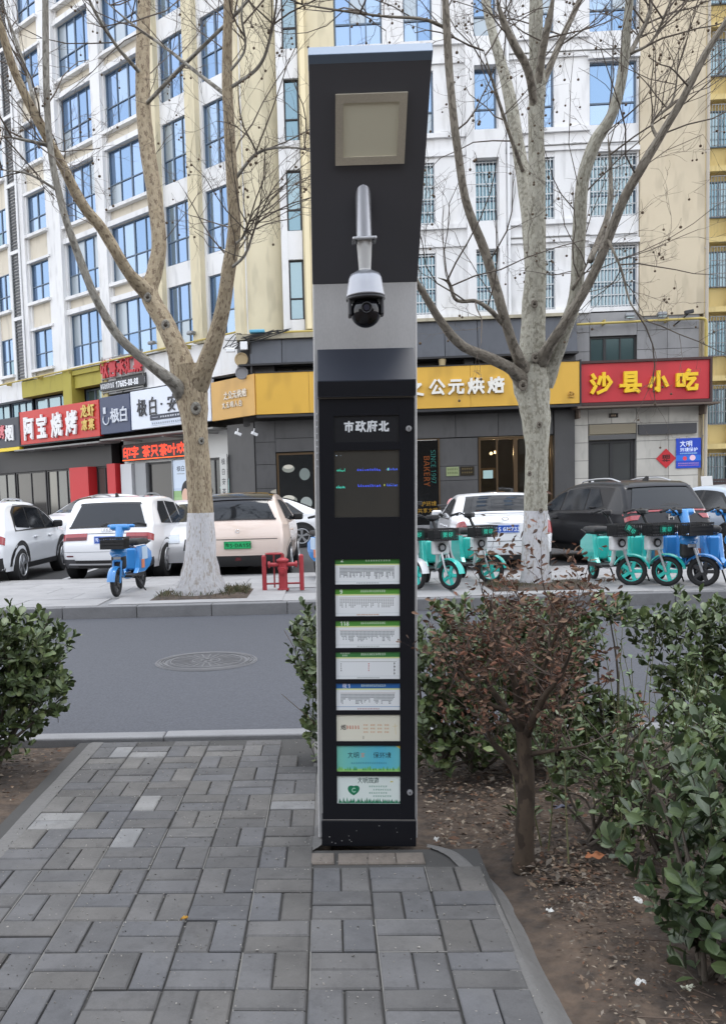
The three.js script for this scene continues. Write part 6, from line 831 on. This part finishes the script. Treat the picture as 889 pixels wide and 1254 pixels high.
  // step-through frame, panels, seat
  obj('frame_tube', [sweep(curve([[0, .5, .32], [0, .32, .26], [0, .25, .1], [0, .25, -.2], [0, .3, -.4], [0, .32, -.52]], 16), Array(17).fill(.032), 8)], o.frame || whiteM, t);
  obj('foot_board', [rbox(.26, .04, .36, .015, 0, .27, .04)], fr, t);
  for (const s of [-1, 1]) obj('side_panel', prism([[-.04, .3], [-.12, .36], [-.2, .68], [-.5, .68], [-.74, .58], [-.76, .46], [-.64, .36], [-.42, .3]].map(([a, b]) => [a, b]), .045, .012).rotateY(-Math.PI / 2).translate(s * .10 + .022, 0, 0), body, t);
  obj('battery_cover', [rbox(.17, .34, .36, .04, 0, .5, -.3)], o.cover || body, t);
  if (o.orange) obj('side_flap', [rbox(.02, .14, .13, .008, .135, .42, -.3), rbox(.02, .14, .13, .008, -.135, .42, -.3)], M([.60, .20, .10], .5), t); if (blue) obj('side_print', [rbox(.012, .2, .26, .005, .137, .58, -.4), rbox(.012, .2, .26, .005, -.137, .58, -.4)], M([.45, .58, .72], .4), t);
  obj('seat', [rbox(.24, .1, .42, .045, 0, .755, -.36, 3), rbox(.19, .09, .24, .04, 0, .745, -.66, 2)], M([.02, .02, .021], .6), t);
  obj('rear_rack', [bar([-.1, .7, -.56], [-.1, .74, -.82], .01, 6), bar([.1, .7, -.56], [.1, .74, -.82], .01, 6), bar([-.1, .74, -.82], [.1, .74, -.82], .01, 6)], fr, t);
  { const arc = grid((u, v) => { const a = lerp(.5, 3.2, v), x = (u - .5) * .13, rr = r + .05 - .02 * (2 * u - 1) ** 2; return [x, r + Math.sin(a) * rr, zr - Math.cos(a) * rr]; }, 6, 14); obj('rear_fender', arc, fr, t); }
  obj('kick_stand', [bar([.08, .24, -.1], [.2, .01, -.2], .011, 6)], fr, t); obj('motor_guard', [rbox(.14, .1, .3, .03, 0, .26, -.42)], fr, t);
  return t;
}
{
  SEED = 301;
  const g = (px, py) => atY(px, py, FARY).toArray();
  const put = (px, py, dz, turn, label, kind, o) => { const p = atY(px, py, FARY); makeScooter(label, kind, [p.x - Math.sin(turn) * .56, FARY, p.z - Math.cos(turn) * .56], turn, o); };
  put(143, 731, 0, -.12, 'single blue rental scooter parked alone behind the white SUV on the left', 'blue', { steer: .02, orange: true, fork: M([.03, .2, .5], .4), frame: paint([.025, .24, .62]), front: true, fender: paint([.03, .2, .5]) });
  put(541, 723, 0, .08, 'teal rental scooter second from the bus stop post with turned front wheel', 'teal', { steer: .6, sign: true });
  put(588, 716, 0, .08, 'teal rental scooter nearest the right plane tree with slatted basket sign', 'teal', { steer: .95, sign: true });
  put(505, 722, 0, .1, 'teal rental scooter with white front fender half hidden by the bus stop post', 'teal', { steer: .35, sign: true, fender: whitePaint(), mirrors: true });
  put(759, 719, 0, .03, 'teal rental scooter with tilted basket sign right of the right plane tree', 'teal', { steer: 1.1, sign: true, signTilt: -.6 });
  put(803, 719, 0, .03, 'teal rental scooter beside the blue one with a green basket sign', 'teal', { steer: .95, sign: true });
  put(847, 720, 0, .02, 'blue rental scooter in the right row with black basket facing the road', 'blue', { steer: 1.0, orange: true, front: true, frame: paint([.025, .24, .62]) });
  put(903, 722, 0, .02, 'blue rental scooter cut by the right edge of the photo', 'blue', { steer: 1.0, orange: true, front: true, frame: paint([.025, .24, .62]) });
  put(416, 714, 0, .3, 'blue scooter mostly hidden behind the left side of the bus stop post', 'blue', { steer: 0, orange: true, front: true, frame: paint([.025, .24, .62]) });
  function whitePaint() { return paint([.66, .67, .68]); }
}
{ // private scooter and pink helmet behind the white sedan
  const t = thing('motor_scooter', 'dark scooter with a pink rain cover behind the white sedan', 'scooter', [at(549, 640, -19).x, LOTY, -19.2], .3);
  obj('wheel', [tor(.2, .05, 0, .25, .55, 20, 8).rotateY(0)], mt.rubber, t); obj('body', [rbox(.3, .5, 1.1, .1, 0, .6, -.1), rbox(.34, .3, .2, .08, 0, .95, .4)], M([.05, .06, .07], .4), t); obj('seat', rbox(.3, .12, .7, .05, 0, .92, -.25), mt.black, t); obj('handlebar', [bar([-.35, 1.15, .3], [.35, 1.15, .3], .018, 8)], mt.black, t); obj('rain_cover', [sph(.13, 0, 1.0, .3, 14).scale(1, 1.15, 1)], M([.6, .26, .26], .7), t);
  const u = thing('motor_scooter', 'white moped with round mirror behind the black SUV at the pale tile wall', 'scooter', [10.1, LOTY, -25], .6);
  obj('body', [rbox(.32, .5, 1.1, .1, 0, .6, -.1), rbox(.36, .5, .2, .08, 0, .9, .4)], M([.45, .45, .46], .4), u); obj('seat', rbox(.3, .12, .7, .05, 0, .92, -.25), mt.black, u); obj('handlebar', [bar([-.4, 1.18, .3], [.4, 1.18, .3], .018, 8)], mt.black, u); obj('windshield', rbox(.5, .45, .02, .008, 0, 1.35, .42).rotateX(-.1), M([.5, .5, .5], .2), u); obj('wheel', [tor(.2, .05, 0, .25, .6, 20, 8).rotateY(Math.PI / 2)], mt.rubber, u); obj('top_case', rbox(.4, .35, .4, .05, 0, 1.1, -.75), mt.blackGloss, u);
}
{ // fire hydrant between two posts
  const p = atY(348, 723, FARY), t = thing('fire_hydrant', 'red fire hydrant between two red posts on the far pavement', 'hydrant', [p.x - .01, FARY, p.z]);
  const rd = M([.40, .035, .045], .5, { map: T.stucco }), dk = M([.30, .03, .035], .5);
  for (const s of [-1, 1]) { obj('guard_post', [cyl(.034, .034, .5, s * .275, .25, 0, 14), sph(.034, s * .275, .5, 0, 12).scale(1, 1, 1)], rd, t); }
  obj('guard_rail', [cyl(.014, .014, .55, 0, .10, -.04, 8, 'x')], dk, t);
  obj('barrel', [new THREE.LatheGeometry([[.001, 0], [.085, 0], [.085, .03], [.066, .035], [.064, .3], [.078, .31], [.078, .345], [.066, .35], [.066, .42], [.09, .43], [.09, .46], [.06, .475], [.03, .49], [.001, .49]].map(([a, b]) => new THREE.Vector2(a, b)), 24)], rd, t);
  obj('side_outlet', [cyl(.03, .03, .44, 0, .385, 0, 14, 'x'), cyl(.05, .05, .03, -.2, .385, 0, 14, 'x'), cyl(.05, .05, .03, .2, .385, 0, 14, 'x')], rd, t);
  obj('front_outlet', [cyl(.052, .052, .1, 0, .3, .09, 18, 'z'), cyl(.03, .03, .03, 0, .3, .15, 6, 'z')], rd, t);
  obj('cap_nut', [cyl(.028, .028, .06, 0, .51, 0, 5)], dk, t);
  obj('hand_wheel', [tor(.12, .012, 0, 0, 0, 24, 6).rotateX(Math.PI / 2).translate(-.13, .545, -.05), bxx(-.25, -.01, .54, .55, -.06, -.04), cyl(.012, .012, .5, -.13, .29, -.05, 8)], dk, t);
}
// ---------------------------------------------------------------- hedges and shrubs
function leafGeo(l, w, fold, curl) { // obovate leaf folded along its midrib
  const rows = [[0, .06], [.25, .55], [.55, 1], [.8, .85], [1, .12]], pos = [], uv = [], idx = [];
  rows.forEach(([t, k]) => { const y = curl * l * t * t, z = l * t; pos.push(-w * k / 2, y + fold * w * k, z, 0, y, z, w * k / 2, y + fold * w * k, z); uv.push(0, t, .5, t, 1, t); });
  for (let r = 0; r < rows.length - 1; r++) for (let c = 0; c < 2; c++) { const a = r * 3 + c; idx.push(a, a + 3, a + 1, a + 1, a + 3, a + 4); }
  const g = new THREE.BufferGeometry(); g.setAttribute('position', new THREE.Float32BufferAttribute(pos, 3)); g.setAttribute('uv', new THREE.Float32BufferAttribute(uv, 2)); g.setIndex(idx); g.computeVertexNormals(); return g;
}
const leafG = [leafGeo(1, .55, .18, .12), leafGeo(1, .62, .1, -.15), leafGeo(1, .48, .25, .05)];
const leafTex = tex(64, (u, v) => { const m = Math.exp(-Math.pow((u - .5) * 22, 2)); const s = .5 + .5 * Math.sin((v - Math.abs(u - .5) * .8) * 46); return grey(.80 + .35 * m + .06 * s + .1 * (fbm(u, v, 6, 3, 5) - .5)); }, 1, true); leafTex.repeat.set(1, 1);
const leafM = (c, o = {}) => M(c, .42, { side: THREE.DoubleSide, map: leafTex, ...o });
const greens = [[.088, .125, .045], [.10, .14, .048], [.068, .10, .038], [.135, .17, .06], [.075, .108, .045]];
// blobs: ellipsoids [x, y, z, rx, ry, rz] filled towards their surface; stems rise from feet
function shrub(label, cat, blobs, feet, N, size, o = {}) {
  SEED = o.seed || 401; const t = thing(o.name || 'shrub', label, cat, [0, 0, 0]); const L = [], vol = blobs.map((b) => b[3] * b[4] + b[4] * b[5]), tot = vol.reduce((a, b) => a + b, 0), stems = [];
  const q = new THREE.Quaternion(), zAxis = new THREE.Vector3(0, 0, 1), m = new THREE.Matrix4();
  const tips = [];
  const nT = Math.round(N / 9);
  for (let i = 0; i < nT; i++) {
    let r = rnd() * tot, b = 0; while (r > vol[b] && b < blobs.length - 1) r -= vol[b++]; const B = blobs[b];
    const d = new THREE.Vector3(R(-1, 1), R(-1, 1), R(-1, 1)).normalize(), k = Math.pow(rnd(), .38), p = new THREE.Vector3(B[0] + d.x * B[3] * k, B[1] + d.y * B[4] * k, B[2] + d.z * B[5] * k);
    if (p.y < .03 || (o.keep && !o.keep(p))) continue; tips.push([p, d]);
  }
  for (const [p, d] of tips) { // a sprig: a short twig with leaves round it
    const up = d.clone().multiplyScalar(.55).add(new THREE.Vector3(R(-.4, .4), R(.3, 1), R(-.4, .4))).normalize(), len = size * R(1.4, 3), base = p.clone().addScaledVector(up, -len);
    if (rnd() < (o.twig ?? .5)) stems.push(sweep([base, p], [.0022, .0014], 3));
    for (let j = 0; j < 9; j++) {
      const f = R(.1, 1.05), a = j * 2.4 + R(-.4, .4), side = new THREE.Vector3(Math.cos(a), 0, Math.sin(a)), out = side.addScaledVector(up, -side.dot(up)).normalize().multiplyScalar(lerp(1, .55, f)).addScaledVector(up, lerp(.25, .8, f)).add(new THREE.Vector3(0, .12, 0)).normalize();
      const pos = base.clone().addScaledVector(up, len * f); const s = size * R(.5, 1.3) * (f > .9 ? .75 : 1);
      const xA = new THREE.Vector3().crossVectors(up, out).normalize(), yA = new THREE.Vector3().crossVectors(out, xA).normalize(); m.makeBasis(xA, yA, out).scale(new THREE.Vector3(s, s, s)).setPosition(pos);
      L.push([m.clone(), pos, f]);
    }
  }
  for (const F0 of feet) for (let i = 0; i < (o.stems || 5); i++) { const e = tips[(rnd() * tips.length) | 0]?.[0]; if (!e) continue; const f = new THREE.Vector3(F0[0] + R(-.04, .04), F0[1], F0[2] + R(-.04, .04)); if (e.distanceTo(f) > 1.4) continue; const mid = f.clone().lerp(e, .5).add(new THREE.Vector3(R(-.08, .08), R(.0, .1), R(-.08, .08))); const c = curve([f, mid, e], 8); stems.push(sweep(c, c.map((_, k) => lerp(o.stemR || .011, .003, k / 8)), 6)); }
  obj('stem', stems, M(o.stemC || [.085, .07, .055], .9), t).userData.kind = 'stuff';
  const own = o.own ?? 0; L.sort((a, b) => a[1].distanceToSquared(camera.position) - b[1].distanceToSquared(camera.position));
  const pal = (o.greens || greens), mats = own ? pal.map((c) => leafM(c)) : [];
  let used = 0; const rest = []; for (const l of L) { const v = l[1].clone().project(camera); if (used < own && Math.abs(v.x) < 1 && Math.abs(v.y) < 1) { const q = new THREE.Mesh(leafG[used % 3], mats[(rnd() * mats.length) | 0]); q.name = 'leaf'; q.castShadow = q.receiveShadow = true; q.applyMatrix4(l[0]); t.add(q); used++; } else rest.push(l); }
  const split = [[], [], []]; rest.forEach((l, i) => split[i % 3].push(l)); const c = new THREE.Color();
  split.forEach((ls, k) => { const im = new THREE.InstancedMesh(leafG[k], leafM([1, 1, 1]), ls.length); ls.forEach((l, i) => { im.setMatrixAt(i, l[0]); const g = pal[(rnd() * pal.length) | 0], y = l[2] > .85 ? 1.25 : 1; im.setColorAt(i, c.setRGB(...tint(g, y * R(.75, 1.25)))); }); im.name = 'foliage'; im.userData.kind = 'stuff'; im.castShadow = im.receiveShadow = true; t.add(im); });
  return t;
}
{
  // left clipped bush
  shrub('clipped green bush at the left edge beside the brick path', 'bush', [[-2.15, .70, -5.05, .62, .30, .36], [-1.82, .74, -5.05, .40, .27, .32], [-2.4, .45, -5.05, .5, .34, .35], [-1.88, .50, -5.1, .40, .32, .3], [-1.72, .64, -5.0, .28, .3, .28], [-2.0, .26, -5.05, .34, .22, .26]], [[-1.98, -.03, -5.0], [-2.1, -.03, -5.05], [-2.35, -.03, -5.1]], 6200, .055, { seed: 403, own: 150, stems: 9, stemR: .014 });
  // sprigs behind the left side of the post
  shrub('leafy bush peeking out behind the left side of the bus stop post', 'bush', [[-.06, .66, -5.1, .2, .3, .25], [-.02, .3, -5.1, .17, .28, .2]], [[.0, -.03, -5.1]], 1500, .05, { seed: 405, own: 60, stems: 10 });
  { SEED = 407; const t = thing('shrub', 'few thin bare shoots leaning out left of the bus stop post', 'bush', [0, 0, 0]); const g = []; for (const [px, py] of [[348, 772], [345, 850], [360, 765]]) { const a = new THREE.Vector3(.04, .05, -5.05), e = at(px, py, -5.0), c = curve([a, a.clone().lerp(e, .5).add(new THREE.Vector3(.05, -.02, 0)), e], 8); g.push(sweep(c, c.map((_, k) => lerp(.004, .0015, k / 8)), 5)); } obj('stem', g, M([.13, .09, .06], .9), t); }
  // hedge along the near kerb, in plants
  const top = .86;
  shrub('dense green hedge right behind the bus stop post along the kerb', 'hedge', [[.58, .56, -4.95, .32, .40, .34], [.9, .66, -5.0, .38, .32, .36], [.66, .22, -4.9, .32, .26, .28], [1.0, .3, -4.9, .3, .28, .28]], [[.6, -.02, -4.95], [.8, -.02, -4.95]], 5600, .05, { seed: 409, own: 120, stems: 10 });
  shrub('green hedge behind the dead brown shrub along the kerb', 'hedge', [[1.12, .68, -5.05, .36, .29, .36], [1.32, .64, -5.05, .22, .25, .3], [1.2, .3, -5.05, .34, .28, .3]], [[1.1, -.02, -5], [1.3, -.02, -5]], 4300, .05, { seed: 411, own: 100, stems: 10 });
  shrub('thinner green hedge before the gap where the road shows', 'hedge', [[1.58, .85, -5.1, .26, .09, .28], [1.5, .24, -5.0, .26, .2, .26]], [[1.55, -.02, -5]], 1200, .05, { seed: 413, own: 60, stems: 8 });
  shrub('tall green hedge at the right edge behind the foreground bush', 'hedge', [[1.98, .68, -4.9, .34, .31, .36], [2.7, .66, -4.8, .5, .34, .45], [2.05, .36, -4.7, .34, .32, .36], [2.35, .6, -4.8, .3, .35, .4]], [[2.7, -.02, -4.7], [3.0, -.02, -4.7]], 6800, .052, { seed: 415, own: 120, stems: 10 });
  // loose shrub in front right, then the big leaved one
  shrub('loose leggy green shrub with upright shoots right of the dead shrub', 'bush', [[1.08, .34, -4.0, .24, .28, .3], [1.48, .42, -3.7, .32, .34, .34], [1.3, .2, -3.7, .28, .2, .3]], [[1.15, -.02, -3.9], [1.4, -.02, -3.75]], 1900, .042, { seed: 417, own: 200, stems: 16, stemR: .007, greens: [[.085, .125, .045], [.10, .145, .05], [.07, .105, .04], [.13, .17, .06]] });
  shrub('big leaved dark green bush filling the bottom right corner', 'bush', [[1.22, .42, -2.95, .33, .32, .34], [1.20, .20, -2.72, .24, .22, .24], [1.52, .45, -2.95, .42, .42, .4]], [[1.2, -.03, -2.8], [1.45, -.03, -2.9]], 2000, .066, { seed: 419, own: 300, stems: 10, stemR: .01, greens: [[.056, .088, .036], [.066, .10, .04], [.046, .074, .033], [.085, .122, .045], [.06, .084, .044]] });
}
{ // shoots of the loose shrub: tall thin stems with small pale leaves
  SEED = 421; const t = thing('shrub', 'tall thin upright shoots with small pale leaves beside the right hedge gap', 'bush', [0, 0, 0]), g = [], im = [];
  for (let i = 0; i < 26; i++) { const a = new THREE.Vector3(R(.85, 1.7), 0, R(-4.4, -3.5)), e = a.clone().add(new THREE.Vector3(R(-.15, .15), R(.5, .95), R(-.1, .1))), c = curve([a, a.clone().lerp(e, .5).add(new THREE.Vector3(R(-.05, .05), 0, 0)), e], 10); g.push(sweep(c, c.map((_, k) => lerp(.004, .0013, k / 10)), 5)); for (let k = 3; k < 11; k++) for (const s of [-1, 1]) { const q = leafG[k % 3].clone(), z = R(.018, .034); q.scale(z, z, z); q.rotateX(R(-.9, -.2)); q.rotateY(R(0, 6.3)); q.translate(c[k].x, c[k].y, c[k].z); im.push(q); } }
  obj('stem', g, M([.12, .12, .055], .9), t).userData.kind = 'stuff'; obj('foliage', im, leafM([.10, .16, .06]), t).userData.kind = 'stuff';
}
{ // dead shrub: trunk, crooked limbs, dry brown leaves at the tips
  SEED = 431; const t = thing('dead_shrub', 'dead bare shrub with dark trunk and withered brown leaves on the soil bed', 'shrub', [0, 0, 0]);
  const bk = M([.105, .078, .06], .95, { map: T.barkLimb }); bk.color.multiplyScalar(2.2);
  const f = atY(641, 1058, -.03), z = f.z, P = (x, y, dz = 0) => at(x, y, z + dz);
  const tr = curve([[f.x, f.y - .03, f.z], P(642, 1020), P(644, 960, .0), P(642, 920), P(640, 895)], 16); obj('trunk', sweep(tr, tr.map((_, k) => lerp(.042, .029, k / 16) + (k < 2 ? .008 : 0)), 12, .06), bk, t);
  const limbs = [[[640, 900], [622, 872], [606, 850], [588, 820], [572, 790]], [[640, 900], [634, 860], [628, 830], [612, 800], [604, 765], [600, 735]], [[642, 905], [655, 875], [668, 850], [685, 830], [700, 795]], [[641, 900], [646, 860], [640, 820], [648, 780], [652, 740]], [[640, 960], [618, 925], [600, 905], [596, 880]], [[644, 925], [670, 920], [705, 915]], [[640, 900], [660, 868], [690, 866], [720, 850]], [[622, 872], [600, 862], [575, 835], [556, 810]], [[655, 875], [662, 830], [676, 790], [690, 750]]].map((l, i) => { const c = curve(l.map(([x, y], k) => P(x, y, (i % 3 - 1) * .07 * k)), 16); return c; });
  limbs.forEach((c, i) => obj('limb', sweep(c, c.map((_, k) => lerp(i < 5 ? .019 : .012, .005, k / 16)), 8, .06), bk, t));
  const tw = [], lv = [[], [], []]; const m = new THREE.Matrix4();
  const grow = (p, d, r, len, lvl) => { let q = p.clone(), v = d.clone(); const pts = [q], rd = [r]; for (let i = 1; i <= 4; i++) { v.add(new THREE.Vector3(R(-.35, .35), R(-.2, .4), R(-.35, .35))).normalize(); q = q.clone().addScaledVector(v, len / 4); pts.push(q); rd.push(lerp(r, r * .4, i / 4)); if (lvl < 2 && rnd() < .75) grow(q, v.clone().add(new THREE.Vector3(R(-1, 1), R(-.3, .8), R(-1, 1))).normalize(), rd[i] * .7, len * R(.4, .7), lvl + 1); if (lvl > 0 && rnd() < .5) { const s = R(.016, .034); m.compose(q, new THREE.Quaternion().setFromEuler(new THREE.Euler(R(-2, 2), R(0, 6), R(-2, 2))), new THREE.Vector3(s, s, s)); lv[(rnd() * 3) | 0].push(m.clone()); } } tw.push(sweep(pts, rd, lvl ? 3 : 5)); };
  for (const c of limbs) for (let i = 0; i < 12; i++) { const k = (R(.3, 1) * 16) | 0; if (c[k].y < .35 && rnd() < .7) continue; grow(c[k], new THREE.Vector3(R(-.8, .8), R(.1, 1), R(-.8, .8)).normalize(), R(.0018, .0036), R(.14, .31), 0); }
  obj('twigs', tw, M([.085, .062, .05], .95), t).userData.kind = 'stuff';
  const pal = [[.17, .095, .06], [.12, .065, .045], [.22, .135, .085], [.09, .055, .04], [.2, .085, .05]], c = new THREE.Color();
  lv.forEach((ls, k) => { const im = new THREE.InstancedMesh(leafGeo(1, .5, .35, .4), M([1, 1, 1], .85, { side: 2, map: leafTex }), ls.length); ls.forEach((l, i) => { im.setMatrixAt(i, l); im.setColorAt(i, c.setRGB(...pal[(rnd() * 5) | 0])); }); im.name = 'dry_leaves'; im.userData.kind = 'stuff'; t.add(im); });
}
{ // tufts of grass in the tree pits and around the beds
  SEED = 441; const tuft = (name, label, spots, N, h, cols) => { const g = new THREE.BufferGeometry(); g.setAttribute('position', new THREE.Float32BufferAttribute([-.06, 0, 0, .06, 0, 0, 0, .6, .12, 0, 1, .4], 3)); g.setAttribute('uv', new THREE.Float32BufferAttribute([0, 0, 1, 0, .5, .6, .5, 1], 2)); g.setIndex([0, 1, 2, 0, 2, 3]); g.computeVertexNormals(); const im = new THREE.InstancedMesh(g, M([1, 1, 1], .9, { side: 2 }), N), o = new THREE.Object3D(), c = new THREE.Color(); for (let i = 0; i < N; i++) { const s = spots[(rnd() * spots.length) | 0]; o.position.set(s[0] + R(-1, 1) * s[2], s[3], s[1] + R(-1, 1) * s[4]); o.rotation.set(R(-.5, .5), R(0, 6.3), R(-.5, .5)); const k = h * R(.4, 1.2); o.scale.set(k * .6, k, k); o.updateMatrix(); im.setMatrixAt(i, o.matrix); im.setColorAt(i, c.setRGB(...cols[(rnd() * cols.length) | 0])); } im.name = name; tag(im, label, 'grass'); im.userData.kind = 'stuff'; scene.add(im); };
  const dry = [[.10, .085, .05], [.07, .075, .035], [.13, .105, .06], [.05, .06, .025]];
  tuft('dry_grass', 'short dry grass in the soil pit around the left plane tree', [[-1.4, -13.0, .28, FARY + .02, .4], [-1.8, -12.6, .6, FARY + .02, .3], [-1.3, -12.9, .15, FARY + .02, .2]], 900, .11, dry);
  tuft('dry_grass', 'short dry grass and weeds in the soil pit around the right plane tree', [[3.0, -12.7, .7, FARY + .02, .4], [2.5, -12.8, .2, FARY + .02, .4]], 700, .08, dry);
  const w = thing('weed', 'low green weed at the foot of the hedge right of the post', 'plant', [.9, -.03, -4.25]); const wg = []; for (let i = 0; i < 26; i++) { const g = leafG[i % 3].clone(), s = R(.05, .1); g.scale(s * .5, s, s); g.rotateX(R(-.8, -.2)); g.rotateY(i * 2.4); g.translate(R(-.06, .06), .01, R(-.05, .05)); wg.push(g); } obj('leaves', wg, leafM([.08, .12, .045]), w).userData.kind = 'stuff';
}
renderer.setSize(725, 1024); renderer.render(scene, camera);
